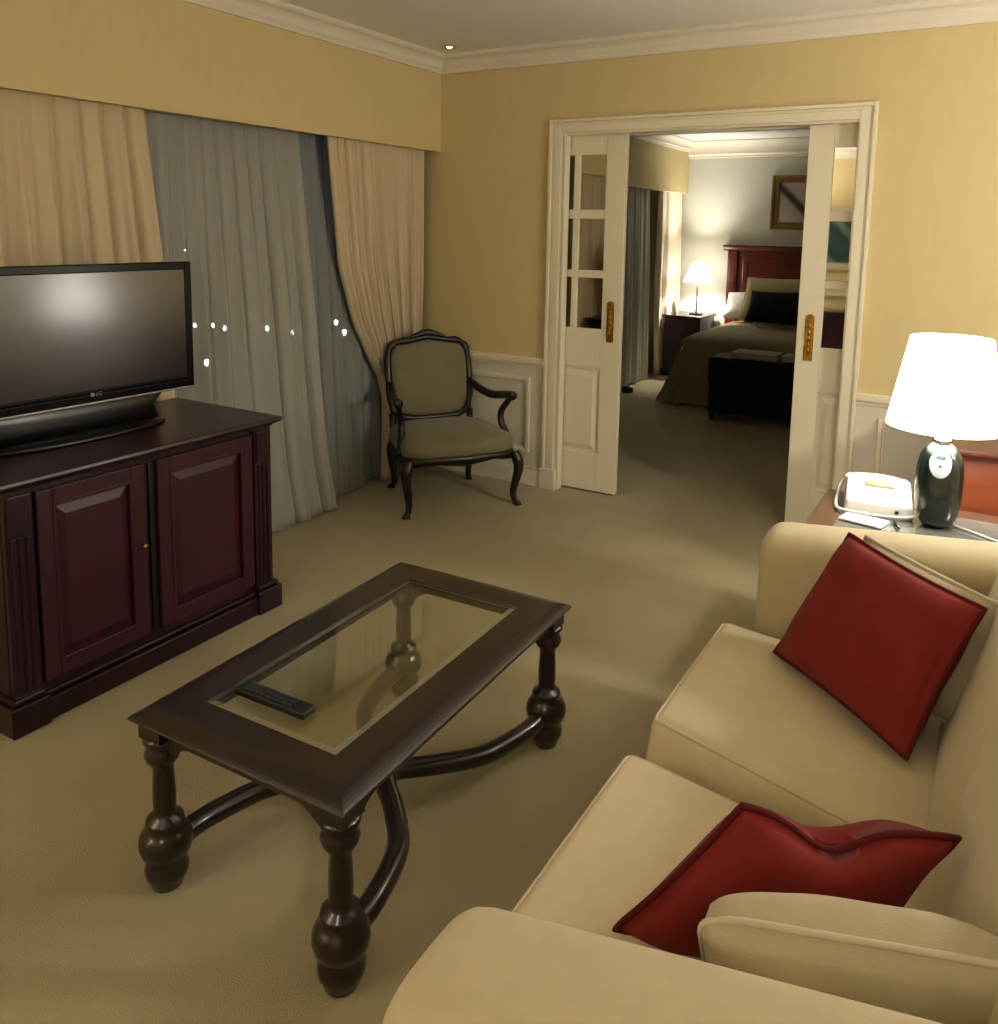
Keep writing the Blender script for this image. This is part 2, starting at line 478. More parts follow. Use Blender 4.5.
wains('right', -.553, XR, [(-.45, .35), (.5, 1.4), (1.55, 2.45)])
struct('baseboard_bedroom', MB().box(XS, XR2, YE-.016, YE, 0, .10), 'joinery', bevel=.003)
struct('baseboard_front', MB().box(XS, XR, YN, YN+.016, 0, .10), 'joinery', bevel=.003)
struct('trim_dado_front', MB().box(XS, XR, YN, YN+.03, .745, .78), 'joinery', bevel=.003)
struct('baseboard_right_wall', MB().box(XR-.016, XR, YN+.02, YB-.03, 0, .10), 'joinery', bevel=.003)

# ------------------------------------------------------------------ pocket doors
def door(name, x_lead, sgn, label):
    """x_lead = leading edge, sgn = direction in which the leaf runs into the wall"""
    W = .80; Y0, Y1 = YB+.058, YB+.096; zb, zt = .012, 2.085
    st = .118; pw = .132; mu = .036
    def X(a): return x_lead+sgn*a
    root = MB()
    root.box(X(0), X(st), Y0, Y1, zb, zt)                      # leading stile
    root.box(X(W-st), X(W), Y0, Y1, zb, zt)
    rows = [(.975,1.268),(1.312,1.604),(1.656,1.962)]
    a0 = st; a1 = W-st
    root.box(X(a0), X(a1), Y0, Y1, 1.962, zt).box(X(a0), X(a1), Y0, Y1, .745, .975).box(X(a0), X(a1), Y0, Y1, zb, .235)
    o = struct(name, root, 'joinery', bevel=.003)
    n = 3; pw = (a1-a0-2*mu)/3
    g = MB()
    for z0, z1 in ((1.268,1.312),(1.604,1.656)): g.box(X(a0), X(a1), Y0+.004, Y1-.004, z0, z1)
    for q in range(2):
        s_ = a0+pw*(q+1)+mu*q
        for (z0, z1) in rows: g.box(X(s_), X(s_+mu), Y0+.004, Y1-.004, z0, z1)
    g.build('glazing_bar', 'joinery', o, bevel=.004)
    g = MB()
    g.box(X(a0-.005), X(a1+.005), Y0+.017, Y1-.017, .97, 1.967)
    g.build('mirror_pane', 'mirror_glass', o)
    # raised lower panel
    g = MB()
    for yy, s2 in ((Y0+.012, -1), (Y1-.012, 1)):
        pass
    g.box(X(a0), X(a1), Y0+.013, Y1-.013, .235, .745)
    x0, x1 = sorted((X(a0+.045), X(a1-.045)))
    xo0, xo1 = sorted((X(a0+.02), X(a1-.02)))
    for (yo, yi) in ((Y0+.013, Y0+.003), (Y1-.013, Y1-.003)):
        g.add([(xo0,yo,.255),(xo1,yo,.255),(xo1,yo,.725),(xo0,yo,.725),(x0,yi,.285),(x1,yi,.285),(x1,yi,.695),(x0,yi,.695)],
              [(0,1,5,4),(1,2,6,5),(2,3,7,6),(3,0,4,7),(4,5,6,7)])
    g.build('lower_panel', 'joinery', o)
    # brass flush pull
    h = MB(); hx = X(.062)
    pts = []
    for i in range(9): a = PI*i/8; pts.append((hx+.022*math.cos(a), 1.122+.020*math.sin(a)))
    pts += [(hx-.022,.905),(hx+.022,.905)]
    h.prism(pts, 'y', Y0-.005, Y0)
    hd = h.build('pull_plate', 'brass', o, bevel=.001)
    q = MB(); q.frame('y', Y0-.008, Y0-.004, hx-.015, hx+.015, .925, 1.10, .004); q.tube([(hx, Y0-.010, .94+.0155*i) for i in range(11)], [.003+.0045*(i%2) for i in range(11)], 8, up=(0,1,0))
    q.build('pull_grip', 'brass', hd, smooth=False)
    return o
door('door_1', -1.828, -1, '')
door('door_2', -.868, 1, '')

# ------------------------------------------------------------------ curtains
def curtain(name, label, cat, m, yl, yr, x_top, x_bot, z_top, z_bot, folds, amp0, amp1, ns=220, nt=40, seed=0, thick=.004, lean=None, parts=True, group=None, xoff=None, hemwave=.0, pleat=True, edge_pow=1):
    """yl(t), yr(t): edges from top (t=0) to hem (t=1)"""
    rnd = random.Random(seed)
    ph = [rnd.uniform(0, 2*PI) for _ in range(6)]
    jit = [rnd.uniform(-.35,.35) for _ in range(folds+2)]
    vs = []; fs = []
    for j in range(nt+1):
        t = j/nt; a = amp0+(amp1-amp0)*min(1, t*2.2)
        for i in range(ns+1):
            s_ = i/ns
            u = s_*folds
            k = int(u); fr = u-k
            shape = math.sin(2*PI*(u+jit[k]*math.sin(PI*fr)*.35+.10*t*math.sin(ph[0]+k)))
            shape = shape*abs(shape)**-.25 if abs(shape) > .02 else shape
            if pleat: shape = 1.9*abs(math.sin(PI*(u+jit[k]*.25*math.sin(PI*fr)**2)))**.55-1.1
            x = x_top+(x_bot-x_top)*t+a*(.62*shape+.30*math.sin(2*PI*s_*folds*.47+ph[1]+t*.9)+.18*math.sin(2*PI*s_*folds*1.9+ph[2]+t*2))
            y = yl(t)+(yr(0)-yl(t))*s_+(yr(t)-yr(0))*s_**edge_pow + a*.35*math.cos(2*PI*u+ph[3])*min(1,t*3)*(4*s_*(1-s_))
            if xoff: x += xoff(s_, t)
            z = z_top+(z_bot-z_top)*t
            if j == nt: z += hemwave*(.5+.5*math.sin(2*PI*s_*folds*.3+ph[4]))
            vs.append((x, y, z))
    for j in range(nt):
        for i in range(ns):
            q = j*(ns+1)+i; fs.append((q, q+1, q+ns+2, q+ns+1))
    xs = [v[0] for v in vs]; ys = [v[1] for v in vs]
    root = thing(name, ((min(xs)+max(xs))/2, (min(ys)+max(ys))/2, z_bot), label, cat, group=group)
    MB().add(vs, fs).build('cloth', m, root, smooth=True, solid=thick)
    # gathered heading tape
    hd = []
    for i in range(ns+1):
        v = vs[i]; hd.append((v[0], v[1], v[2]-.02))
    MB().sweep(hd, [(-.005,-.03),(.005,-.03),(.005,.03),(-.005,.03)]).build('heading', m, root)
    return root

def lerp_tab(tab):
    def f(t):
        for (a, va), (b, vb) in zip(tab, tab[1:]):
            if t <= b:
                k = (t-a)/(b-a); k = k*k*(3-2*k); return va+(vb-va)*k
        return tab[-1][1]
    return f
def lin_tab(tab):
    def f(t):
        for (a, va), (b, vb) in zip(tab, tab[1:]):
            if t <= b: return va+(vb-va)*(t-a)/(b-a)
        return tab[-1][1]
    return f
curtain('drape', 'heavy beige drape hanging behind the television', 'curtain', 'drape_fabric',
        lambda t: .62-.0*t, lin_tab([(0,2.30),(.32,2.375),(1,2.46)]), -3.110, -3.100, 2.07, .01, 17, .015, .050, seed=3, nt=44, ns=420, edge_pow=4)
# tied-back drape by the armchair: gathers at z .66
dr = curtain('drape', 'beige drape tied back behind the armchair in the corner', 'curtain', 'drape_fabric',
        lin_tab([(0,3.40),(.10,3.425),(.36,3.50),(.52,3.62),(.62,3.75),(.69,3.88),(.75,3.90),(1,3.88)]),
        lin_tab([(0,4.27),(.35,4.27),(.6,4.25),(.69,4.15),(.75,4.15),(1,4.20)]),
        -3.105, -3.13, 2.07, .01, 13, .016, .038, seed=8, nt=64, ns=300,
        xoff=lambda s_, t: -.03*math.exp(-((t-.69)/.06)**2))
band = spline([(-3.30,3.96,.80),(-3.20,3.88,.72),(-3.085,3.93,.665),(-3.065,4.03,.66),(-3.09,4.13,.69),(-3.2,4.17,.76),(-3.31,4.18,.82)], 6)
MB().sweep(band, [(-.004,-.03),(.004,-.03),(.004,.03),(-.004,.03)]).build('tieback', 'drape_fabric', dr, smooth=True)
curtain('sheer_curtain', 'translucent grey sheer hanging in the middle of the window, beside the television', 'curtain', 'sheer_voile',
        lambda t: 2.20, lin_tab([(0,3.27),(.5,3.31),(.85,3.33),(1,3.36)]), -3.19, -3.165, 2.055, .008, 12, .012, .034, seed=21, nt=44, ns=300, thick=.0012,
        xoff=lambda s_, t: .11*t*min(1, max(0, (s_-.33)/.25))+.03*max(0, (t-.6)/.4)**2*s_, group=None)
curtain('sheer_curtain', 'translucent grey sheer hanging behind the tied-back drape and armchair', 'curtain', 'sheer_voile_thin',
        lambda t: 3.20, lambda t: 4.25, -3.22, -3.19, 2.055, .02, 11, .010, .022, seed=33, nt=40, ns=240, thick=.0012,
        xoff=lambda s_, t: .065*t*max(0, min(1, (.62-s_)/.2)))
# curtain tracks
tr = MB().box(-3.12,-3.095,.5,4.3,2.088,2.12); o = tr.build('drape_track', 'white_plastic', bevel=.002); tag(o, 'white drape track up under the bulkhead above the window', 'curtain track')
tr = MB().box(-3.205,-3.185,.5,4.3,2.08,2.12); o = tr.build('sheer_track', 'white_plastic', bevel=.002); tag(o, 'white sheer curtain track nearest the window glass', 'curtain track')

# bedroom curtains
curtain('sheer_curtain', 'pale sheer curtain in the bedroom seen past the left door leaf', 'curtain', 'bedroom_voile',
        lambda t: 6.2, lambda t: 8.2, -3.14, -3.10, 2.02, .02, 15, .012, .034, seed=41, nt=30, ns=260, thick=.0015)
curtain('drape', 'cream drape in the bedroom corner beside the bedside lamp', 'curtain', 'bedroom_drape',
        lin_tab([(0,8.42),(.25,8.42),(.5,8.40),(1,8.46)]), lin_tab([(0,9.07),(1,9.06)]), -3.105, -3.10, 2.02, .01, 7, .020, .045, seed=52, nt=36, ns=160)

# ------------------------------------------------------------------ tv cabinet
CF = -2.455           # carcass front
cab = thing('tv_cabinet', (-2.73, 1.80, 0), 'dark mahogany two-door cabinet standing under the television', 'cabinet')
b = MB()
b.box(-3.0, CF, 1.275, 2.325, .09, .755)
b.build('carcass', 'mahogany', cab, bevel=.003)
b = MB()
b.box(-3.02, -2.425, 1.262, 2.338, .0, .075).box(-3.01, -2.44, 1.268, 2.332, .075, .092)
# blocks under the end pilasters
for y0, y1 in ((1.255,1.375),(2.225,2.348)):
    b.box(-2.56, -2.412, y0, y1, 0, .095)
    b.box(-2.55, -2.424, y0+.01, y1-.01, .095, .115)
b.build('plinth', 'mahogany', cab, bevel=.006)
# top with moulded edge
b = MB()
prof = [(-.0,0.755),(.018,.755),(.022,.762),(.034,.768),(.045,.774),(.050,.782),(.048,.790),(.042,.7935),(0,.7935)]
def topslab(m, x0, x1, y0, y1, prof):
    rings = []
    vs = []; k = len(prof)
    for o_, z in prof:
        vs += [(x0-o_*0, y0-o_, z),(x1+o_, y0-o_, z),(x1+o_, y1+o_, z),(x0-o_*0, y1+o_, z)]
    fs = []
    for j in range(k-1):
        for i in range(4): fs.append((j*4+i, j*4+(i+1)%4, (j+1)*4+(i+1)%4, (j+1)*4+i))
    fs.append((3,2,1,0)); fs.append(tuple((k-1)*4+i for i in range(4)))
    return m.add(vs, fs)
topslab(b, -3.02, CF+.008, 1.285, 2.30, prof)
b.build('top', 'mahogany', cab)
# pilasters
for y0, y1 in ((1.278,1.365),(2.235,2.322)):
    b = MB(); b.box(CF, CF+.018, y0, y1, .095, .755)
    b.box(CF+.018, CF+.026, y0+.008, y1-.008, .62, .74)
    for yy in (y0+.022, (y0+y1)/2, y1-.022):
        b.tube([(CF+.018, yy, .13+.06*i) for i in range(9)], .008, 8, up=(0,1,0))
    b.build('pilaster', 'mahogany', cab, bevel=.003)
def cab_door(y0, y1, knob_y):
    b = MB(); fx = CF+.020
    b.frame('x', CF+.001, fx, y0, y1, .125, .735, .052)
    b.box(CF+.001, CF+.007, y0+.05, y1-.05, .175, .685)
    d = b.build('door', 'mahogany_door', cab, bevel=.003)
    a0, a1, c0, c1 = y0+.062, y1-.062, .187, .673
    g = MB(); xi, xo = CF+.007, CF+.016; e = .03
    g.add([(xi,a0,c0),(xi,a1,c0),(xi,a1,c1),(xi,a0,c1),(xo,a0+e,c0+e),(xo,a1-e,c0+e),(xo,a1-e,c1-e),(xo,a0+e,c1-e)],
          [(0,1,5,4),(1,2,6,5),(2,3,7,6),(3,0,4,7),(4,5,6,7)])
    g.frame('x', CF+.006, fx+.003, y0+.048, y1-.048, .171, .689, .012)
    g.build('raised_panel', 'mahogany_door', d, bevel=.002)
    if knob_y:
        k = MB(); pts = [(fx+.0, knob_y, .453),(fx+.008, knob_y, .453),(fx+.013, knob_y, .453),(fx+.020, knob_y, .453),(fx+.024, knob_y, .453)]
        k.tube(pts, [.005,.004,.010,.009,.003], 12, up=(0,0,1)); k.build('knob', 'brass', d, smooth=True)
cab_door(1.375, 1.748, 1.728)
cab_door(1.798, 2.225, None)
MB().box(CF-.0, CF+.004, 1.748, 1.798, .125, .735).box(CF+.004, CF+.012, 1.768, 1.778, .13, .73).build('center_stile', 'chair_wood', cab, bevel=.001)

# ------------------------------------------------------------------ television
TX = -2.70; ty0, ty1, tz0, tz1 = 1.375, 2.182, .912, 1.398
tv = thing('television', (TX-.03, 1.765, .7945), 'black flat screen television on the dark cabinet', 'television')
ORIGIN[tv] = Vector((TX-.03, 1.78, .7945))
tv.rotation_euler = (0, 0, R(-2.5))
b = MB(); b.frame('x', TX-.035, TX, ty0, ty1, tz0+.001, tz1, .030); b.box(TX-.035, TX-.0, ty0+.03, ty1-.03, tz0+.03, tz0+.045)
b.build('bezel', 'bezel_gloss', tv, bevel=.004)
MB().box(TX-.03, TX-.004, ty0+.028, ty1-.028, tz0+.04, tz1-.028).build('screen', 'screen_glass', tv)
b = MB(); b.box(TX-.06, TX-.033, ty0+.012, ty1-.012, tz0+.01, tz1-.01).box(TX-.10, TX-.058, ty0+.14, ty1-.14, tz0+.05, tz1-.09)
b.build('back_shell', 'black_plastic', tv, bevel=.012)
MB().box(TX-.03, TX+.003, ty0+.01, ty1-.006, tz0-.004, tz0+.003).build('trim_strip', 'silver', tv, bevel=.001)
b = MB(); b.lathe([(.028,.80),(.026,.86),(.034,.95)], TX-.05, 1.72, 32, 1, 12); b.build('neck', 'black_plastic', tv, smooth=True)
b = MB(); b.lathe([(.98,.7945),(1,.797),(1,.803),(.96,.808),(.4,.813),(0.2,.815)], TX-.03, 1.72, 48, .10, .34); b.build('stand_base', 'black_plastic', tv, smooth=True)
# maker's mark: a small disc and two letters
lg = MB(); pts = [(0,0)]
ring = [(TX+.0012, 1.762+.0075*math.cos(2*PI*i/20), .9415+.0075*math.sin(2*PI*i/20)) for i in range(20)]
lg.add(ring, [tuple(range(20))]); lg.add([(p[0]-.001, p[1], p[2]) for p in ring], [tuple(range(20))]); lo = lg.build('logo_disc', 'silver', tv)
text_obj('logo_lettering', 'LG', .019, (TX+.0008, 1.786, .9415), (PI/2, 0, PI/2), 'silver', tv)

# ------------------------------------------------------------------ coffee table
ct = thing('coffee_table', (-.9599*1.0335, 1.0749*1.0335, 0), 'dark wood coffee table with glass top and turned legs on the carpet', 'table', rz=.0274)
ct.scale = (1.0335, 1.0335, .955)
TW, TL, TH = .611, 1.0165, .464      # local: x from -TW to 0, y from 0 to TL
def rect_ring(m, rects):
    """stack of rectangles [(inset, z)] of the table top (outer), closed by faces between neighbours"""
    vs = []; fs = []
    for o_, z in rects: vs += [(-TW+o_, o_, z),(-o_, o_, z),(-o_, TL-o_, z),(-TW+o_, TL-o_, z)]
    k = len(rects)
    for j in range(k):
        jn = (j+1) % k
        for i in range(4): fs.append((j*4+i, j*4+(i+1)%4, jn*4+(i+1)%4, jn*4+i))
    return m.add(vs, fs)
b = MB()
rect_ring(b, [(.118,.464),(.050,.4655),(.040,.465),(.030,.4635),(.021,.461),(.013,.4575),(.006,.453),(.0015,.449),(0,.4455),(.001,.442),(.004,.440),(.018,.436),(.026,.428),(.118,.428)])
b.build('top_frame', 'table_wood', ct, bevel=.0015)
MB().box(-TW+.118, -.118, .118, TL-.118, .452, .459).build('glass', 'table_glass', ct)
g = MB(); # bevelled rim of the glass
def rim(m, a, b_, z0, z1):
    vs = []; 
    for o_, z in ((a,z0),(b_,z1)): vs += [(-TW+o_, o_, z),(-o_, o_, z),(-o_, TL-o_, z),(-TW+o_, TL-o_, z)]
    return m.add(vs, [(i,(i+1)%4,(i+1)%4+4,i+4) for i in range(4)])
see_through('glass_bevel', (.8,.82,.76), .25, .35, .8)
rim(g, .1185, .134, .4595, .4625); g.build('glass_bevel', 'glass_bevel', ct)
# apron: scalloped boards
def scallop(L, z_top, z_mid, z_end, e=.11):
    pts = [(0,z_top),(L,z_top),(L,z_end)]
    n = 10
    for i in range(1,n+1):
        t = i/n; pts.append((L-.035-(e-.035)*t, z_end+(z_mid-z_end)*math.sin(t*PI/2)))
    for i in range(n, 0, -1):
        t = i/n; pts.append((.035+(e-.035)*t, z_end+(z_mid-z_end)*math.sin(t*PI/2)))
    pts.append((0,z_end)); return pts
ins = .036
def apron(axis, pos, L, start):
    P = scallop(L, .430, .392, .345)
    m = MB(); m.prism([(start+u, w_) for u, w_ in P], axis, pos-.010, pos+.010)
    m.build('apron', 'table_wood', ct, bevel=.002)
apron('y', ins+.012, TW-2*ins-.02, -TW+ins+.01); apron('y', TL-ins-.012, TW-2*ins-.02, -TW+ins+.01)
apron('x', -ins-.012, TL-2*ins-.02, ins+.01); apron('x', -TW+ins+.012, TL-2*ins-.02, ins+.01)
legprof = [(.036,.400),(.041,.392),(.041,.384),(.030,.374),(.036,.362),(.040,.350),(.035,.334),(.024,.320),(.0225,.305),(.0245,.27),(.0255,.23),(.024,.20),(.026,.185),
           (.040,.178),(.042,.170),(.038,.162),(.048,.150),(.057,.132),(.059,.112),(.054,.092),(.044,.080),(.040,.072),(.046,.060),(.049,.045),(.046,.030),(.038,.016),(.034,.0)]
LP = [(-ins-.014, ins+.014), (-ins-.014, TL-ins-.014), (-TW+ins+.014, ins+.014), (-TW+ins+.014, TL-ins-.014)]
for (x, y) in LP:
    b = MB(); b.box(x-.034, x+.034, y-.034, y+.034, .395, .430); b.lathe(legprof[::-1], x, y, 28)
    b.build('leg', 'table_wood', ct, smooth=False, bevel=.0)
for o in list(bpy.data.objects):
    if o.name.startswith('leg') and o.type == 'MESH' and o.parent == ct:
        for p in o.data.polygons: p.use_smooth = len(p.vertices) == 4 and abs(p.normal.z) < .9 and p.index > 5
# two bowed stretchers meeting under the middle
cx = -TW/2
def bow(x0, xm):
    pts = spline([(x0, .075, .105),(x0+(xm-x0)*.03, .17, .105),(x0+(xm-x0)*.22,.31,.105),(x0+(xm-x0)*.60,.41,.105),(xm, TL/2, .105),
                  (x0+(xm-x0)*.60,TL-.41,.105),(x0+(xm-x0)*.22,TL-.31,.105),(x0+(xm-x0)*.03,TL-.17,.105),(x0,TL-.075,.105)], 7)
    prof = [(-.024,-.014),(-.020,-.022),(.020,-.022),(.024,-.014),(.026,.002),(.018,.016),(.008,.023),(-.008,.023),(-.018,.016),(-.026,.002)]
    b = MB(); b.sweep(pts, prof); b.build('stretcher', 'table_wood', ct, smooth=True)
bow(-ins-.016, cx+.026); bow(-TW+ins+.016, cx-.026)

# remote control on the glass
def P_ct(x, y, z):   # table-local to world
    c_, s_ = math.cos(.0274), math.sin(.0274)
    return (-.9599+x*c_-y*s_, 1.0749+x*s_+y*c_, z)
rc = thing('remote_control', (-1.316*1.0335-.012, 1.262*1.0335, .4392), 'black remote control lying on the glass coffee table top', 'remote control', rz=R(2))
C = [(-.108,-.024,0),(.108,-.024,0),(.108,.024,0),(-.108,.024,0),(-.106,-.022,.019),(.106,-.022,.017),(.106,.022,.017),(-.106,.022,.019)]
block(C, (.06,.25,.5), n=6).build('case', 'black_plastic', rc, smooth=True)
b = MB()
for i in range(9):
    for j in range(3): b.box(-.085+.017*i, -.075+.017*i, -.015+.012*j, -.008+.012*j, .0165, .0198)
b.build('key', 'dark_mark', rc)

# ------------------------------------------------------------------ armchair
ac = thing('armchair', (-2.645, 3.866, 0), 'carved dark wood armchair with olive grey upholstery standing in the corner', 'armchair', rz=R(-125.4))
def seat_outline(k=1, n=40, grow=0):
    """rounded trapezium, front (y+) wider and slightly bowed"""
    pts = []
    for i in range(n):
        a = 2*PI*i/n; c_, s_ = math.cos(a), math.sin(a)
        e = .38
        x = math.copysign(abs(c_)**e, c_); y = math.copysign(abs(s_)**e, s_)
        wdt = .275+.055*(y+1)/2
        yy = y*.272+.022*(1-x*x)*(1 if y > 0 else 0)
        pts.append((x*(wdt+grow)*k, (yy*(1+grow/.27))*k-.0))
    return pts
def loft(m, rings):
    n = len(rings[0]); vs = [v for r in rings for v in r]; fs = []
    for j in range(len(rings)-1):
        for i in range(n): fs.append((j*n+i, j*n+(i+1)%n, (j+1)*n+(i+1)%n, (j+1)*n+i))
    fs.append(tuple(range(n))[::-1]); fs.append(tuple((len(rings)-1)*n+i for i in range(n)))
    return m.add(vs, fs)
def ring_at(k, z, grow=0, zf=None):
    return [(x, y, (zf(x,y) if zf else 0)+z) for x, y in seat_outline(k, 56, grow)]
b = MB(); loft(b, [ring_at(1.0,.312),ring_at(1.03,.330),ring_at(1.035,.355),ring_at(1.02,.378),ring_at(.97,.396),ring_at(.86,.412),ring_at(.68,.424),ring_at(.42,.432),ring_at(.15,.435)])
b.build('seat', 'chair_fabric', ac, smooth=True)
# carved seat rail with a scalloped lower edge
def rail_z(x, y): return -.022*(1-min(1, ((abs(x)-.20)/.14)**2 if abs(x) > .06 else .0)) if False else (-.012*math.cos(x*20)-.006)
b = MB(); loft(b, [ring_at(.97,.275,0,rail_z),ring_at(1.03,.285,0,rail_z),ring_at(1.045,.300),ring_at(1.03,.318),ring_at(.99,.320)])
b.build('seat_rail', 'chair_wood', ac, smooth=True)
def cab_leg(x, y, dx, dy, top=.30):
    pts = spline([(x-dx*.01, y-dy*.01, top),(x+dx*.014, y+dy*.014, top-.05),(x+dx*.016, y+dy*.016, top-.10),(x, y, .13),(x-dx*.012, y-dy*.012, .07),(x-dx*.004, y-dy*.004, .03),(x+dx*.014, y+dy*.014, .012),(x+dx*.018,y+dy*.018,.0)], 5)
    n = len(pts); rr = []
    for i in range(n):
        t = i/(n-1)
        r = .030 if t < .1 else (.032-.012*((t-.1)/.4) if t < .5 else (.020-.005*((t-.5)/.3) if t < .8 else .015+.011*((t-.8)/.2)))
        rr.append(r)
    return MB().tube(pts, rr, 12, up=(0,1,0))
for (x, y, dx, dy) in ((.315,.262,.7,.7),(-.315,.262,-.7,.7),(.24,-.262,.4,-.8),(-.24,-.262,-.4,-.8)):
    cab_leg(x, y, dx, dy).build('leg', 'chair_wood', ac, smooth=True)
# back: frame loop and padded panel, leaning
def back_pt(u, v, off=0):
    """u across (-1..1), v up (0..1) -> local point"""
    z = .415+v*.455
    return Vector((u*.262*(1+.04*v), -.262-.10*v+off, z))
def back_outline(k=1.0, n=72, grow=0):
    pts = []
    for i in range(n):
        a = 2*PI*i/n; c_, s_ = math.cos(a), math.sin(a); e = .42
        x = math.copysign(abs(c_)**e, c_); y = math.copysign(abs(s_)**e, s_)
        if y > 0: y += .05*max(0, math.cos(x*PI/1.1))*y+.02*math.cos(x*PI*2.2)*y    # crest
        pts.append((x*k, y*k))
    return pts
fr = [back_pt(x*.95, .5+.5*y) for x, y in back_outline()]
b = MB(); b.tube(fr, [.020+.0035*math.sin(i*.9) for i in range(len(fr))], 10, closed=True, up=(0,1,.2)); b.build('back_frame', 'chair_wood', ac, smooth=True)
crest = spline([(-.11,-.352,.885),(-.05,-.362,.903),(0,-.366,.912),(.05,-.362,.903),(.11,-.352,.885)],5)
b = MB(); b.tube(crest, [.008+.014*math.sin(PI*i/(len(crest)-1)) for i in range(len(crest))], 10, up=(0,1,0)); b.build('crest_carving', 'chair_wood', ac, smooth=True)
rings = []
for k, off in ((.93,-.022),(.93,.010),(.88,.026),(.76,.036),(.55,.043),(.3,.047),(.08,.048)):
    rings.append([tuple(back_pt(x*k*.95, .5+.5*y*k, off)) for x, y in back_outline()])
b = MB(); loft(b, rings); b.build('back_pad', 'chair_fabric', ac, smooth=True)
for s_ in (1,-1):
    # rear posts joining seat rail and back frame
    b = MB(); b.tube([(s_*.235,-.25,.28),(s_*.24,-.258,.36),(s_*.245,-.268,.45)], [.026,.022,.02], 10, up=(0,1,0)); b.build('rear_post', 'chair_wood', ac, smooth=True)
    arm = spline([(s_*.250,-.300,.625),(s_*.268,-.20,.588),(s_*.295,-.06,.572),(s_*.325,.06,.590),(s_*.335,.13,.604),(s_*.336,.165,.598)], 6)
    n = len(arm); b = MB(); b.tube(arm, [.017+.006*math.sin(PI*i/n) + (.008 if i > n-5 else 0) for i in range(n)], 10); ao = b.build('arm', 'chair_wood', ac, smooth=True)
    pts = spline([(s_*.332,.150,.598),(s_*.322,.118,.56),(s_*.300,.085,.50),(s_*.298,.09,.44),(s_*.312,.125,.38),(s_*.322,.155,.32)], 5)
    b = MB(); b.tube(pts, [.020 if i < 3 else .0165+.006*(i/len(pts)) for i in range(len(pts))], 10, up=(0,1,0)); b.build('arm_post', 'chair_wood', ac, smooth=True)
    b = MB(); pad = arm[4:20]; b.sweep([p+Vector((0,0,.014)) for p in pad], [(.018*math.cos(2*PI*i/10), .011*math.sin(2*PI*i/10)) for i in range(10)]); 
    b.build('arm_pad', 'chair_wood', ao, smooth=True)

# ------------------------------------------------------------------ sofa
so = thing('sofa', (-.15, 1.58, 0), 'cream two-seat sofa with rolled arms, scatter cushions piled in its corners', 'sofa')
# base under the seat
MB().box(-.545, .30, .74, 2.46, .07, .285).build('base', 'sofa_fabric', so, bevel=.02)
def sofa_arm(yi, yo, z0, z1, x0=-.535, x1=.36):
    """arm with rounded top: inner face yi, outer face yo; top height runs from z0 (front) to z1 (back)"""
    yc = (yi+yo)/2; hw = abs(yo-yi)/2; sg = 1 if yo > yi else -1
    rings = []; nx = 14
    xs = [x0+.0, x0+.003, x0+.012, x0+.028, x0+.05]+[x0+.05+(x1-x0-.05)*i/nx for i in range(1, nx+1)]
    for q, x in enumerate(xs):
        t = (x-x0)/(x1-x0); zt = z0+(z1-z0)*t
        e = [.055,.030,.012,.003,0][q] if q < 5 else 0       # rounding of the front face
        r = []
        # outline in (y,z), from inner bottom over the top to outer bottom
        r.append((yi+sg*e*.6, .07)); r.append((yi+sg*e*.6, .30)); r.append((yi+sg*e, zt-.13))
        m_ = 16
        for i in range(m_+1):
            a = PI*i/m_
            yy = yc-sg*(hw-e+.012*math.sin(a))*math.copysign(abs(math.cos(a))**.62, math.cos(a))
            zz = zt-.085+(.085-e)*abs(math.sin(a))**.75
            r.append((yy, zz))
        r.append((yo-sg*e, zt-.13)); r.append((yo-sg*e*.6, .30)); r.append((yo-sg*e*.6, .07))
        rings.append([(x, y, z) for y, z in r])
    return loft(MB(), rings)
sofa_arm(2.355, 2.56, .690, .775).build('arm', 'sofa_fabric', so, smooth=True, label='far arm beside the lamp table')
sofa_arm(.84, .63, .700, .905).build('arm', 'sofa_fabric', so, smooth=True, label='near arm at the bottom of the picture')
# seat cushions: corners (front/back, near/far) wedge shaped, back lower
def seat_cushion(fn, bn, ff, bf, label, slant=.03):
    xf, xb = -.603, .06
    C = [(xf+.012,fn-slant,.278),(xb,bn-.012,.262),(xb,bf,.262),(xf+.012,ff,.278),(xf,fn,.452),(xb,bn,.392),(xb,bf,.392),(xf,ff,.452)]
    mb = block(C, (.09,.075,.30), puff=.28, n=16, wr=.004, seed=fn)
    o = mb.build('seat_cushion', 'sofa_fabric', so, smooth=True, label=label)
    MB().tube(mb.edge, .0048, 7, closed=True).build('welt', 'sofa_fabric', o, smooth=True)
    return o
seat_cushion(1.715, 1.605, 2.275, 2.30, 'far seat cushion', slant=.115)
seat_cushion(.84, .84, 1.570, 1.545, 'near seat cushion')
for (a, c_) in (((1.625,1.575),(2.35,2.35)),((.86,.86),(1.555,1.545))):
    pts = [(-.592,a[0]+.012,.438),(-.3,(a[0]+a[1])/2+.006,.424),(.02,a[1]+.012,.392)]
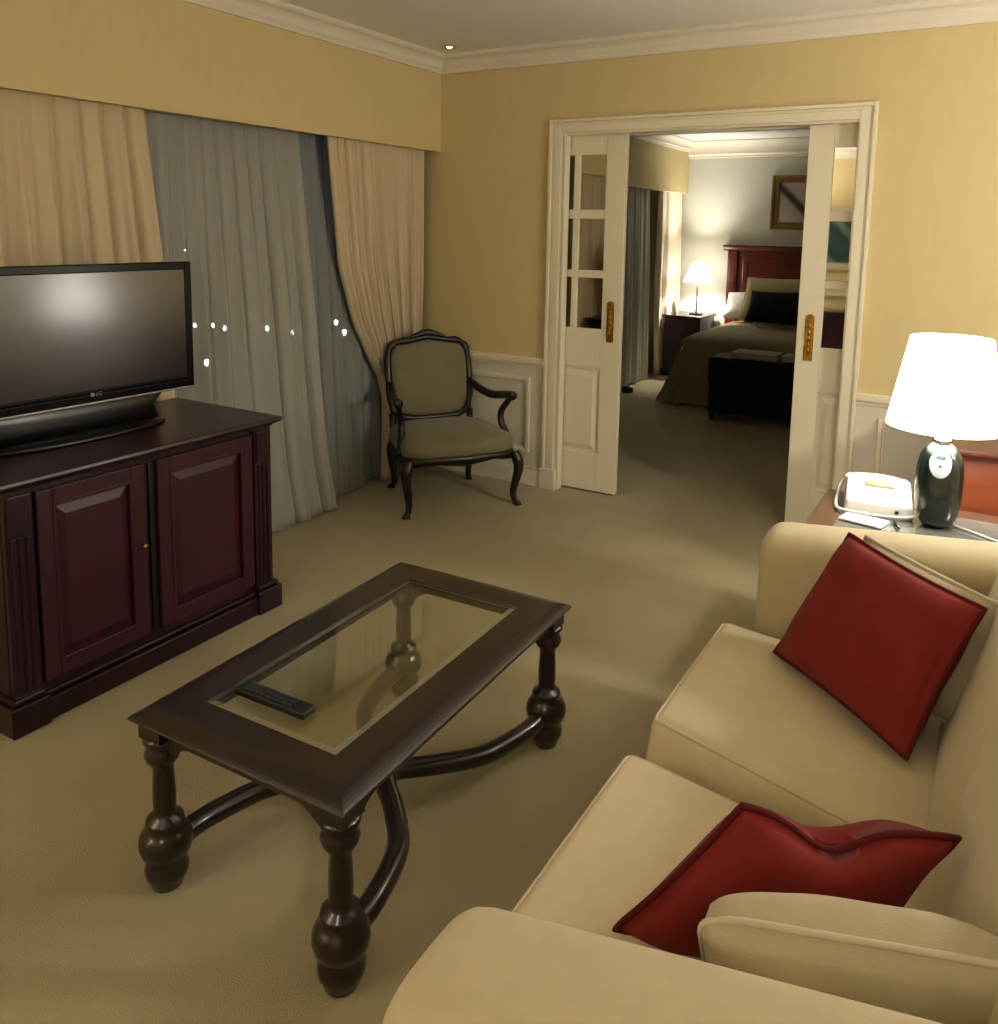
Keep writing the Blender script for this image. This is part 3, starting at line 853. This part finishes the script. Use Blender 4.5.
# back cushions: leaning, one behind each seat
def back_cushion(y0, y1):
    C = [(-.045,y0,.385),(.20,y0,.36),(.20,y1,.36),(-.045,y1,.385),(.085,y0,.83),(.30,y0,.83),(.30,y1,.83),(.085,y1,.83)]
    block(C, (.42,.10,.18), n=14, wr=.006, seed=y0).build('back_cushion', 'sofa_fabric', so, smooth=True)
back_cushion(.835, 1.585); back_cushion(1.59, 2.36)
C = [(.20,.70,.07),(.40,.70,.07),(.40,2.48,.07),(.20,2.48,.07),(.30,.70,.86),(.44,.70,.86),(.44,2.48,.86),(.30,2.48,.86)]
block(C, (.3,.04,.08), n=10).build('backrest', 'sofa_fabric', so, smooth=True)
for (x, y) in ((-.49,.66),(-.49,2.52),(.36,.76),(.36,2.42)):
    MB().lathe([(.02,0),(.026,.03),(.028,.075)], x, y, 16).build('foot', 'sofa_leg_wood', so, smooth=True)

# cushions
pillow('scatter_cushion', [(-.425,2.145,.462),(-.282,2.265,.775),(.030,2.02,.748),(-.088,1.865,.445)], .15, 'red_fabric', 'red_piping',
       'rust red square cushion propped against the sofa arm next to the lamp', seed=3, sag=.05, sub_label='dark red piping')
pillow('scatter_cushion', [(-.33,2.23,.475),(-.245,2.295,.765),(.085,2.10,.725),(.02,2.00,.46)], .12, 'cream_fabric', 'cream_piping',
       'cream cushion tucked behind the rust red one at the far arm', seed=5, sag=.03, sub_label='pale piping')
def bend_red(u, v):
    return Vector((0, 0, -.035))*math.exp(-((u-.1)/.35)**2)*max(0, v)**2
pillow('scatter_cushion', [(-.425,1.09,.485),(-.262,1.16,.712),(.014,1.30,.682),(-.13,1.235,.435)], .13, 'red_fabric', 'red_piping',
       'dark red cushion slumped in the near corner of the sofa', seed=9, sag=.05, wr=.014,
       bend=lambda u, v: Vector((0,0,-.045))*math.exp(-((v+.15)/.4)**2)*max(0,u)**3, sub_label='dark red piping')
pillow('scatter_cushion', [(-.25,.975,.56),(-.25,.90,.742),(.12,1.00,.768),(.12,1.08,.54)], .16, 'cream_fabric', 'cream_piping',
       'cream cushion with piped edge leaning on the near sofa arm', seed=12, sag=.02, rnd=.12, pr=.0045, sub_label='pale piping')

# ------------------------------------------------------------------ lamp table, lamp, telephone
et = thing('end_table', (-.02, 2.94, 0), 'wood-edged side table with a dark glass inset between sofa and desk', 'table')
ex0, ex1, ey0, ey1, ez = -.49, .46, 2.66, 3.245, .60
b = MB()
for (a,c_,d,e) in ((ex0,ex0+.085,ey0,ey1),(ex1-.085,ex1,ey0,ey1),(ex0+.085,ex1-.085,ey0,ey0+.085),(ex0+.085,ex1-.085,ey1-.085,ey1)):
    b.box(a,c_,d,e,ez-.028,ez)
b.build('top_frame', 'walnut', et, bevel=.004)
MB().box(ex0+.085, ex1-.085, ey0+.085, ey1-.085, ez-.014, ez-.003).build('glass_inset', 'smoked_glass', et)
b = MB()
b.box(ex0+.05,ex1-.05,ey0+.05,ey0+.07,.50,ez-.028).box(ex0+.05,ex1-.05,ey1-.07,ey1-.05,.50,ez-.028).box(ex0+.05,ex0+.07,ey0+.07,ey1-.07,.50,ez-.028).box(ex1-.07,ex1-.05,ey0+.07,ey1-.07,.50,ez-.028)
b.build('apron', 'walnut', et, bevel=.003)
for x in (ex0+.055, ex1-.055):
    for y in (ey0+.055, ey1-.055):
        MB().lathe([(.018,0),(.022,.02),(.018,.05),(.024,.2),(.028,.4),(.024,.47),(.032,.49),(.032,ez-.028)], x, y, 16).build('leg', 'walnut', et, smooth=True)

LX, LY = -.119, 3.03
lp = thing('table_lamp', (LX, LY, ez), 'dark green ceramic table lamp with lit white shade on side table', 'lamp')
body = [(.034,.600),(.044,.604),(.055,.618),(.0635,.645),(.069,.685),(.0710,.725),(.0712,.765),(.0690,.80),(.063,.832),(.052,.856),(.036,.872),(.024,.878),(.018,.879)]
MB().lathe(body, LX, LY, 40).build('base', 'green_ceramic', lp, smooth=True)
MB().lathe([(.024,.876),(.028,.884),(.026,.892),(.014,.898),(.012,.92),(.012,.96)], LX, LY, 20).build('neck', 'chrome', lp, smooth=True)
sh = MB(); SR0, SR1, SZ0, SZ1 = .173, .119, .932, 1.222
sh.lathe([(SR0,SZ0),(SR1,SZ1)], LX, LY, 56, cap=False); sho = sh.build('lamp_shade', 'lit_shade', lp, smooth=True, solid=.0015)
b = MB(); 
for k in range(3):
    a = 2*PI*k/3; b.tube([(LX,LY,1.20),(LX+.13*math.cos(a),LY+.13*math.sin(a),1.215)], .0015, 6)
b.tube([(LX,LY,.95),(LX,LY,1.20)], .004, 8, up=(0,1,0)); b.build('harp', 'chrome', lp)
MB().lathe([(.004,.96),(.016,.965),(.03,1.0),(.033,1.03),(.028,1.055),(.012,1.072)], LX+.0, LY, 20).build('bulb', 'bulb', lp, smooth=True)
# clock badge on the camera side of the base
badge_dir = Vector((0-LX-.01, 0-LY, 0)).normalized(); tang = Vector((-badge_dir.y, badge_dir.x, 0))
def body_r(z):
    for (r0,z0),(r1,z1) in zip(body, body[1:]):
        if z0 <= z <= z1: return r0+(r1-r0)*(z-z0)/(z1-z0)
    return .02
def on_body(u, z, off):
    r = body_r(z)+off; a = u/ .075
    d = badge_dir*math.cos(a)+tang*math.sin(a)
    return Vector((LX, LY, z))+d*r
def patch(poly, off):
    """fan patch wrapped on the lamp body; poly in (u,z)"""
    cu = sum(p[0] for p in poly)/len(poly); cz = sum(p[1] for p in poly)/len(poly); vs = []; fs = []; K = 6; n = len(poly)
    for k in range(1, K+1):
        for (u, z) in poly: vs.append(on_body(cu+(u-cu)*k/K, cz+(z-cz)*k/K, off-(.0012 if k == K else 0)))
    vs.append(on_body(cu, cz, off)); c0 = len(vs)-1
    for i in range(n): fs.append((c0, i, (i+1)%n))
    for k in range(K-1):
        for i in range(n): fs.append((k*n+i, (k+1)*n+i, (k+1)*n+(i+1)%n, k*n+(i+1)%n))
    return MB().add(vs, fs)
shield = []
for i in range(28):
    a = 2*PI*i/28; c_, s_ = math.cos(a), math.sin(a)
    wd = .038 if s_ > 0 else .038*(1-.22*abs(s_)**1.5)
    shield.append((wd*math.copysign(abs(c_)**.8, c_), .826+(.032 if s_ > 0 else .050)*math.copysign(abs(s_)**.9, s_)))
ba = patch(shield, .003).build('clock_badge', 'pale_label', lp, smooth=True)
oval = [(.020*math.copysign(abs(math.cos(2*PI*i/20))**.6, math.cos(2*PI*i/20)), .842+.0065*math.sin(2*PI*i/20)) for i in range(20)]
patch(oval, .0045).build('clock_display', 'dark_mark', ba, smooth=True)
heart = [(.006*math.sin(t)**3*1.0, .815+.0055*(13*math.cos(t)-5*math.cos(2*t)-2*math.cos(3*t)-math.cos(4*t))/16) for t in [2*PI*i/20 for i in range(20)]]
patch(heart, .0045).build('heart_mark', 'dark_mark', ba, smooth=True)
cord = spline([(LX+.05,LY+.02,.604),(LX+.11,LY-.02,.603),(LX+.2,LY-.08,.603),(LX+.32,LY-.12,.603),(LX+.46,LY-.1,.603)], 8)
MB().tube(cord, .0028, 8).build('power_cord', 'white_plastic', lp, smooth=True)

# telephone
ph = thing('telephone', (-.308, 3.10, ez), 'white desk telephone with coiled cord on side table beside lamp', 'telephone', rz=R(8))
C = [(-.105,-.085,.002),(.115,-.085,.002),(.115,.10,.002),(-.105,.10,.002),(-.10,-.078,.045),(.11,-.078,.038),(.108,.092,.088),(-.10,.092,.088)]
block(C, (.10,.12,.35), n=8).build('case', 'white_plastic', ph, smooth=True)
b = MB()
b.add([(-.035,.018,.0785),(.055,.018,.0765),(.055,.05,.0885),(-.035,.05,.0895),(-.035,.018,.070),(.055,.018,.068),(.055,.05,.080),(-.035,.05,.081)],
      [(0,1,2,3),(4,7,6,5),(0,4,5,1),(1,5,6,2),(2,6,7,3),(3,7,4,0)]); b.build('display', 'grey_lcd', ph)
hs = spline([(-.098,.100,.066),(-.07,.100,.080),(0,.100,.085),(.07,.100,.078),(.098,.100,.064)], 5)
n = len(hs); b = MB(); b.sweep(hs, [(.020*math.cos(2*PI*i/12), .013*math.sin(2*PI*i/12)) for i in range(12)], up=(0,0,1), scale=[1.25 if i < 4 or i > n-5 else .85 for i in range(n)])
b.build('handset', 'white_plastic', ph, smooth=True)
MB().box(.055,.067,-.0855,-.080,.014,.024).build('jack', 'black_plastic', ph, bevel=.001)
# coiled cord looping round the front
path = spline([(-.098,.10,.066),(-.116,.095,.05),(-.126,.06,.018),(-.130,-.03,.010),(-.118,-.095,.010),(-.05,-.115,.012),(.02,-.118,.012),(.075,-.112,.012),(.115,-.09,.014)], 16)
coil = []
for i in range(len(path)-1):
    p, q = path[i], path[i+1]; t = (q-p).normalized(); sd = t.cross(Vector((0,0,1))).normalized(); u2 = sd.cross(t)
    for k in range(8):
        a = 2*PI*k/8; coil.append(p+(q-p)*k/8+sd*.0045*math.cos(a)+u2*.0045*math.sin(a))
MB().tube(coil, .0018, 5).build('coiled_cord', 'white_plastic', ph, smooth=True)

# note paper and pen on the side table
b = MB(); 
c_, s_ = math.cos(R(-12)), math.sin(R(-12))
def rot(x, y, z, cx=-.315, cy=2.945): return (cx+x*c_-y*s_, cy+x*s_+y*c_, z)
def rbox(m, x0,x1,y0,y1,z0,z1): return m.add([rot(x,y,z) for z in (z0,z1) for x,y in ((x0,y0),(x1,y0),(x1,y1),(x0,y1))], [(0,3,2,1),(4,5,6,7),(0,1,5,4),(1,2,6,5),(2,3,7,6),(3,0,4,7)])
rbox(b, -.075,.06,-.055,.03,.6005,.606)
tag(b.build('note_pad', 'paper'), 'small white note pad lying on side table in front of the telephone', 'note pad')
pn = thing('pen', (-.225,2.94,.6005), 'dark pen on the side table between the note pad and the lamp', 'pen')
MB().tube([(-.215,2.90,.605),(-.235,2.965,.605),(-.240,2.985,.605),(-.241,2.99,.605)], [.004,.004,.0035,.001], 8).build('barrel', 'black_plastic', pn, smooth=True)
MB().tube([(-.2165,2.903,.6105),(-.224,2.928,.6105)], .0012, 6).build('clip', 'chrome', pn, smooth=True)

# ------------------------------------------------------------------ writing desk against the partition, mirror over it
dk = thing('writing_desk', (.55, 3.88, 0), 'reddish orange wood writing desk behind the table lamp against the wall', 'desk')
dx0, dx1, dy0, dy1, dz = -.14, 1.30, 3.46, 4.30, .772
b = MB()
vs = []; pr2 = [(0,dz-.034),(.012,dz-.034),(.016,dz-.024),(.026,dz-.018),(.028,dz-.008),(.022,dz),(0,dz)]
for o_, z in pr2: vs += [(dx0-o_,dy0-o_,z),(dx1+o_,dy0-o_,z),(dx1+o_,dy1+0*o_,z),(dx0-o_,dy1+0*o_,z)]
fs = [(j*4+i, j*4+(i+1)%4, (j+1)*4+(i+1)%4, (j+1)*4+i) for j in range(len(pr2)-1) for i in range(4)]+[(3,2,1,0),tuple((len(pr2)-1)*4+i for i in range(4))]
b.add(vs, fs); b.build('top', 'red_wood', dk)
MB().box(dx0+.02, dx1-.02, dy0+.012, dy0+.032, .20, dz-.034).build('modesty_panel', 'orange_wood', dk, bevel=.003)
for x0, x1 in ((dx0+.0,dx0+.024),(dx1-.024,dx1)):
    MB().box(x0, x1, dy0+.004, dy1-.03, .0, dz-.034).build('side_panel', 'orange_wood', dk, bevel=.003)
mr = thing('desk_mirror', (.25, YB-.05, dz), 'low pale framed mirror standing on the desk behind the lamp shade', 'mirror')
MB().frame('y', YB-.065, YB-.04, .0, .50, dz+.0005, .972, .03).build('frame', 'pale_frame', mr, bevel=.006)
MB().box(.025, .475, YB-.055, YB-.045, dz+.025, .95).build('mirror_glass', 'mirror_glass', mr)

# ------------------------------------------------------------------ bedroom
bed = thing('bed', (-1.65, 8.1, 0), 'double bed with olive bedspread seen through the doorway', 'bed')
bx0, bx1, by0, by1 = -2.46, -.86, 7.22, 9.02
b = MB(); b.box(bx0+.03, bx1-.03, by0+.03, by1-.02, .08, .52); b.build('mattress', 'white_linen', bed, bevel=.03)
# bedspread: a top with drooping flared sides
def spread():
    cols = 60; prof = [(0,.612),(.45,.618),(.80,.612),(.92,.600),(.985,.565),(1.0,.50),(1.03,.38),(1.06,.24),(1.09,.12),(1.12,.02)]
    cx_, cy_ = (bx0+bx1)/2, (by0+by1)/2; hx, hy = (bx1-bx0)/2, (by1-by0)/2
    vs = []; fs = []; n = 120
    for q, (k, z) in enumerate(prof):
        for i in range(n):
            a = 2*PI*i/n; c_, s_ = math.cos(a), math.sin(a)
            e = .16 if q < 6 else .16
            x = math.copysign(abs(c_)**e, c_); y = math.copysign(abs(s_)**e, s_)
            w_ = 0
            if z < .5: w_ = (.5-z)*.10*math.sin(i*1.05+.6*math.sin(i*.23))
            flare = (k-1)*(1+1.0*(abs(x*y)**6)) if k > 1 else k-1
            sx_ = hx*(1+flare if k > 1 else k)+w_*abs(c_); sy_ = hy*(1+flare*.9 if k > 1 else k)+w_*abs(s_)
            yy = cy_+y*sy_
            if yy > by1: yy = by1
            vs.append((cx_+x*sx_, yy, z+.004*noise.noise(Vector((x*4,y*4,0)))))
    for q in range(len(prof)-1):
        for i in range(n): fs.append((q*n+i, q*n+(i+1)%n, (q+1)*n+(i+1)%n, (q+1)*n+i))
    return MB().add(vs, fs)
spread().build('bedspread', 'bedspread', bed, smooth=True)
hb = MB(); hx0, hx1 = -2.56, -.76
hb.box(hx0+.02, hx1-.02, YE-.055, YE-.02, .25, 1.34)
hb.build('headboard', 'headboard_wood', bed, bevel=.004)
b = MB(); b.prism([(YE-.018,1.34),(YE-.06,1.34),(YE-.075,1.355),(YE-.085,1.375),(YE-.105,1.385),(YE-.105,1.40),(YE-.018,1.40)], 'x', hx0-.03, hx1+.03); b.build('headboard_cap', 'headboard_wood', bed)
for x in (hx0+.02, hx1-.12):
    b = MB(); b.box(x, x+.10, YE-.080, YE-.02, 0, 1.34); b.box(x+.02, x+.08, YE-.086, YE-.08, .7, 1.28); b.build('headboard_post', 'headboard_wood', bed, bevel=.004)
b = MB()
for x0, x1 in ((-2.38,-1.72),(-1.64,-.98)): b.frame('y', YE-.066, YE-.055, x0, x1, .68, 1.28, .05)
b.build('headboard_panel', 'headboard_wood', bed, bevel=.006)

pillow('bed_pillow', [(-2.46,8.62,.66),(-1.86,8.62,.66),(-1.86,8.86,.92),(-2.46,8.86,.90)], .16, 'white_linen', 'white_linen', 'white pillow at the left edge of the bed against the headboard', 'pillow', seed=31, pr=.004)
pillow('bed_pillow', [(-2.25,8.46,.67),(-1.55,8.46,.67),(-1.55,8.68,1.09),(-2.23,8.68,1.08)], .14, 'sham_fabric', 'sham_fabric', 'large beige square pillow standing behind the black cushion on the bed', 'pillow', seed=32, pr=.006)
pillow('bed_cushion', [(-2.13,8.26,.67),(-1.60,8.26,.67),(-1.60,8.42,.97),(-2.11,8.42,.96)], .11, 'navy_fabric', 'navy_fabric', 'black rectangular cushion in front of the beige pillow on the bed', 'cushion', seed=33, pr=.005)

bn = thing('bench', (-1.6, 6.87, 0), 'dark upholstered bench standing at the foot of the bed', 'bench')
C = [(-2.00,6.70,.30),(-1.16,6.70,.30),(-1.16,7.04,.30),(-2.00,7.04,.30),(-2.00,6.70,.525),(-1.16,6.70,.525),(-1.16,7.04,.525),(-2.00,7.04,.525)]
block(C, (.05,.10,.25), n=10).build('seat', 'bench_fabric', bn, smooth=True)
MB().box(-1.99,-1.17,6.71,7.03,.07,.31).build('base', 'bench_fabric', bn, bevel=.006)
for x in (-1.97,-1.21):
    for y in (6.75,6.99): MB().lathe([(.015,0),(.022,.05),(.025,.08)], x, y, 12).build('foot', 'chair_wood', bn, smooth=True)
b = MB().box(-1.84,-1.47,6.76,7.02,.524,.550).box(-1.835,-1.475,6.765,7.015,.550,.572)
tag(b.build('folded_blanket', 'blanket_pale', bevel=.003), 'pale folded throw lying on top of the dark bench', 'blanket')
b = MB().box(-1.44,-1.25,6.78,6.99,.524,.575)
tag(b.build('folded_towel', 'blanket_pale', bevel=.008), 'small pale folded towel at the right end of the dark bench', 'towel')

nsx0, nsx1, nsy0, nsy1, nsz = -3.06, -2.64, 8.52, 9.05, .655
nst = thing('nightstand', ((nsx0+nsx1)/2, (nsy0+nsy1)/2, 0), 'dark mahogany nightstand beside the bed under the bedroom lamp', 'nightstand')
MB().box(nsx0+.015, nsx1-.015, nsy0+.015, nsy1-.01, .06, nsz-.025).build('body', 'mahogany', nst, bevel=.004)
MB().box(nsx0-.01, nsx1+.005, nsy0-.01, nsy1, nsz-.025, nsz).build('top', 'mahogany', nst, bevel=.006)
MB().box(nsx0+.0, nsx1-.0, nsy0+.0, nsy1-.01, 0, .06).build('plinth', 'mahogany', nst, bevel=.004)
for z0, z1 in ((.40,.61),(.09,.38)):
    d = MB().box(nsx0+.035, nsx1-.035, nsy0+.0, nsy0+.014, z0, z1).build('drawer', 'mahogany_door', nst, bevel=.003)
    MB().lathe([(.004,0),(.004,.008),(.009,.012),(.009,.018),(.003,.021)], 0, 0, 12).build('knob', 'brass', d, smooth=True)
    k = bpy.data.objects['knob'] if False else [o for o in bpy.data.objects if o.parent == d][0]
    org = ORIGIN[d]
    for v in k.data.vertices:
        w_ = v.co+org; v.co = Vector(((nsx0+nsx1)/2+w_.x, nsy0-w_.z, (z0+z1)/2+w_.y))-org

BX, BYL = -2.775, 8.76
bl = thing('table_lamp', (BX, BYL, nsz), 'lit bedside lamp with white cone shade on the nightstand', 'lamp')
MB().box(BX-.06,BX+.06,BYL-.05,BYL+.05,nsz,nsz+.014).build('base', 'chair_wood', bl, bevel=.003)
MB().lathe([(.008,nsz+.014),(.007,.80),(.009,.85),(.007,.90),(.007,1.06)], BX, BYL, 14).build('pole', 'chair_wood', bl, smooth=True)
s2 = MB(); s2.lathe([(.150,1.005),(.055,1.212)], BX, BYL, 48, cap=False); s2.build('lamp_shade', 'bedroom_lit_shade', bl, smooth=True, solid=.0015)
MB().lathe([(.004,1.05),(.02,1.06),(.026,1.085),(.02,1.11),(.006,1.12)], BX, BYL, 16).build('bulb', 'bulb', bl, smooth=True)
# small things on the nightstand and the wall socket
wb = thing('water_bottle', (-2.985, 8.66, nsz), 'small clear bottle on the nightstand by the drape', 'bottle')
MB().lathe([(.026,nsz),(.030,nsz+.01),(.030,nsz+.10),(.024,nsz+.125),(.011,nsz+.145),(.011,nsz+.165)], -2.985, 8.66, 18).build('body', 'pale_frame', wb, smooth=True)
MB().lathe([(.013,nsz+.163),(.013,nsz+.182)], -2.985, 8.66, 14).build('cap', 'white_plastic', wb)
sk = MB().box(-2.70,-2.60,YE-.008,YE-.0005,.74,.82); so_ = sk.build('wall_socket', 'white_plastic', bevel=.002); tag(so_, 'white socket plate on the bedroom wall beneath the bedside lamp', 'wall socket')
MB().frame('y', YE-.010, YE-.008, -2.69, -2.61, .75, .81, .004).build('surround', 'dark_mark', so_)
pc = thing('framed_picture', (-1.62, YE-.03, 1.575), 'gilt framed picture hanging above the bed headboard', 'picture')
px0, px1, pz0, pz1 = -2.13, -1.10, 1.575, 2.13
b = MB(); b.frame('y', YE-.035, YE-.002, px0, px1, pz0, pz1, .03); b.frame('y', YE-.026, YE-.002, px0+.03, px1-.03, pz0+.03, pz1-.03, .045); b.build('frame', 'gilt', pc, bevel=.006)
MB().box(px0+.07, px1-.07, YE-.014, YE-.004, pz0+.07, pz1-.07).build('artwork', 'art_bird', pc)
fs2 = MB().box(-3.0,-2.9,7.38,7.46,.001,.05)
tag(MB().lathe([(.05,.001),(.055,.02),(.05,.05),(.02,.06)], -2.985, 7.42, 18).build('door_stop', 'black_plastic', smooth=True), 'small black floor stop at the foot of the bedroom sheer curtain', 'door stop')

# ------------------------------------------------------------------ behind the viewer: picture and sideboard that the mirrored panes reflect
pc = thing('framed_picture', (-1.75, YN+.03, 1.02), 'pale framed teal picture on the wall behind, mirrored in the right door panes', 'picture')
b = MB(); b.frame('y', YN+.002, YN+.035, -2.12, -1.48, 1.08, 1.86, .09); b.build('frame', 'pale_frame', pc, bevel=.006)
MB().box(-2.04,-1.56,YN+.003,YN+.016,1.16,1.78).build('artwork', 'art_teal', pc)
sb = thing('sideboard', (-1.7, YN+.24, 0), 'low dark sideboard on the wall behind, mirrored in the right door panes', 'sideboard')
MB().box(-2.5,-.9,YN+.05,YN+.44,.06,.56).build('body', 'mahogany', sb, bevel=.004)
MB().box(-2.53,-.87,YN+.04,YN+.46,.56,.59).build('top', 'mahogany', sb, bevel=.006)
MB().box(-2.48,-.92,YN+.07,YN+.43,0,.06).build('plinth', 'mahogany', sb)
for i in range(3):
    MB().box(-2.46+.51*i,-1.98+.51*i,YN+.44,YN+.456,.09,.53).build('door', 'mahogany_door', sb, bevel=.004)

# ------------------------------------------------------------------ night outside
struct('ground', MB().box(-420, XW-3, -120, 420, -12.3, -12), 'night_ground')
base = None
spots = [(-90.95,73.75),(-89.2,75.2),(-85.5,74.0),(-81.4,77.3),(-75.9,76.3),(-79.1,88.0),(-65.8,54.6),(-336.9,268.8),(-291.7,292.6),(-71.0,80.5)]
for i, (x, y) in enumerate(spots):
    if base is None:
        base = thing('street_lamp', (x, y, -12), 'lit street lamp glowing far off in the night beyond the sheer curtain', 'street lamp', rz=.001, group='distant street lamps outside the window')
        ORIGIN[base] = Vector((0,0,0))
        MB().tube([(0,0,0),(0,0,2),(0,0,4.6)], [.10,.07,.05], 8, up=(0,1,0)).build('pole', 'asphalt_pole', base, smooth=True)
        MB().lathe([(.04,4.6),(.13,4.68),(.15,4.85),(.12,4.98),(.04,5.02)], 0, 0, 14).build('lantern', 'lamp_bulb_city', base, smooth=True)
        kids = [o for o in bpy.data.objects if o.parent == base]; o = base
    else:
        o = base.copy(); COL.objects.link(o)
        for k in kids:
            c_ = k.copy(); COL.objects.link(c_); c_.parent = o
    # lanterns keep to the sight line that the lamp foot was measured on
    k = (1.55+12-4.85)/(1.55+12)
    far = abs(x) > 200
    o.location = (x*k, y*k, -12)
    if far: o.scale = (2.6,2.6,1)

# ------------------------------------------------------------------ recessed ceiling spot; unseen fill lamps added to brighten the room
dl = thing('downlight', (-2.805, 4.09, ZC-.01), 'small recessed ceiling spot in the corner above the armchair', 'ceiling light')
MB().lathe([(.028,ZC-.001),(.040,ZC-.002),(.044,ZC-.008),(.040,ZC-.010),(.030,ZC-.008),(.026,ZC-.001)], -2.805, 4.09, 24, cap=False).build('ring', 'chrome', dl, smooth=True)
mat('spot_bulb', (255,255,255), .4, emit=(1,.92,.8), estr=6)
MB().lathe([(.001,ZC-.010),(.012,ZC-.009),(.017,ZC-.002)], -2.805, 4.09, 16).build('bulb', 'spot_bulb', dl, smooth=True)

mat('frosted_globe', (240,235,220), .4, emit=(1,.96,.87), estr=20)  # glow of the added fill globes, weak one behind the viewer
mat('frosted_globe_bright', (240,235,220), .4, emit=(1,.96,.87), estr=110)  # stronger fill glow for the globe behind the sofa
def lamp(name, kind, loc, energy, col, **k):
    L_ = bpy.data.lights.new(name, kind); L_.energy = energy; L_.color = col
    for a, v in k.items(): setattr(L_, a, v)
    o = bpy.data.objects.new(name, L_); COL.objects.link(o); o.location = loc; return o
fl = thing('floor_lamp', (-2.6, -1.95, 0), 'tall floor lamp with a wide pale shade standing behind the viewer', 'lamp')  # invented lamp out of view, lifts the ceiling and walls
MB().lathe([(.15,0),(.15,.015),(.03,.03),(.012,.05),(.012,1.75)], -2.6, -1.95, 28).build('stand', 'brass', fl, smooth=True)
MB().lathe([(.24,1.45),(.17,1.78)], -2.6, -1.95, 48, cap=False).build('lamp_shade', 'lit_shade', fl, smooth=True, solid=.0015)
MB().lathe([(.01,1.58),(.03,1.62),(.03,1.66),(.01,1.69)], -2.6, -1.95, 16).build('bulb', 'bulb', fl, smooth=True)
for i, (x, y, e) in enumerate(((-.2,-1.0,1),(1.5,2.75,2))):  # invented globes out of view, general fill for the room
    PZ = 1.72
    cl = thing('pendant_light', (x, y, PZ-.13), ['hanging globe light behind the viewer', 'hanging globe light over the space behind the sofa'][i], 'ceiling light')
    MB().lathe([(.05,ZC-.02),(.05,ZC)], x, y, 24).tube([(x,y,PZ+.1),(x,y,2.4),(x,y,ZC-.01)], .006, 8, up=(0,1,0)).build('stem', 'brass', cl)
    MB().lathe([(.03,PZ-.13),(.09,PZ-.11),(.14,PZ-.06),(.155,PZ),(.14,PZ+.06),(.09,PZ+.11),(.03,PZ+.125)], x, y, 32).build('globe', ['frosted_globe','frosted_globe_bright'][i], cl, smooth=True)
lamp('lamp_bulb', 'POINT', (LX, LY, 1.10), 17, (1,.95,.86), shadow_soft_size=.04)
lamp('floor_lamp_bulb', 'POINT', (-2.6, -1.95, 1.72), 95, (1,.95,.86), shadow_soft_size=.05)  # fill light inside the added floor lamp
lamp('bedroom_bulb', 'POINT', (BX, BYL, 1.125), 68, (1,.95,.83), shadow_soft_size=.03)

# world: night
wd = bpy.data.worlds.new('night'); SC.world = wd; wd.use_nodes = True
bg = wd.node_tree.nodes['Background']; bg.inputs[0].default_value = (.05,.08,.14,1); bg.inputs[1].default_value = .25

# ------------------------------------------------------------------ camera
cam = bpy.data.cameras.new('camera'); co = bpy.data.objects.new('camera', cam); COL.objects.link(co)
yaw, pitch, roll = -.5384, -.1341, .0172
fw = Vector((math.sin(yaw)*math.cos(pitch), math.cos(yaw)*math.cos(pitch), math.sin(pitch)))
rt = Vector((math.cos(yaw), -math.sin(yaw), 0)); up = rt.cross(fw)
r2 = math.cos(roll)*rt+math.sin(roll)*up; u2 = -math.sin(roll)*rt+math.cos(roll)*up
M = Matrix((r2, u2, -fw)).transposed().to_4x4(); M.translation = Vector((0,0,1.55)); co.matrix_world = M
cam.sensor_fit = 'HORIZONTAL'; cam.sensor_width = 36; cam.lens = 836.98/998*36
cam.shift_x = 0; cam.shift_y = -(512-339.8)/998
cam.clip_start = .05; cam.clip_end = 1000
SC.camera = co
SC.view_settings.view_transform = 'Standard'; SC.view_settings.look = 'None'; SC.view_settings.gamma = 1
SC.view_settings.use_curve_mapping = False; SC.view_settings.exposure = .48
SC.cycles.use_denoising = True; SC.cycles.sample_clamp_indirect = 4; SC.cycles.max_bounces = 8; SC.cycles.transparent_max_bounces = 16
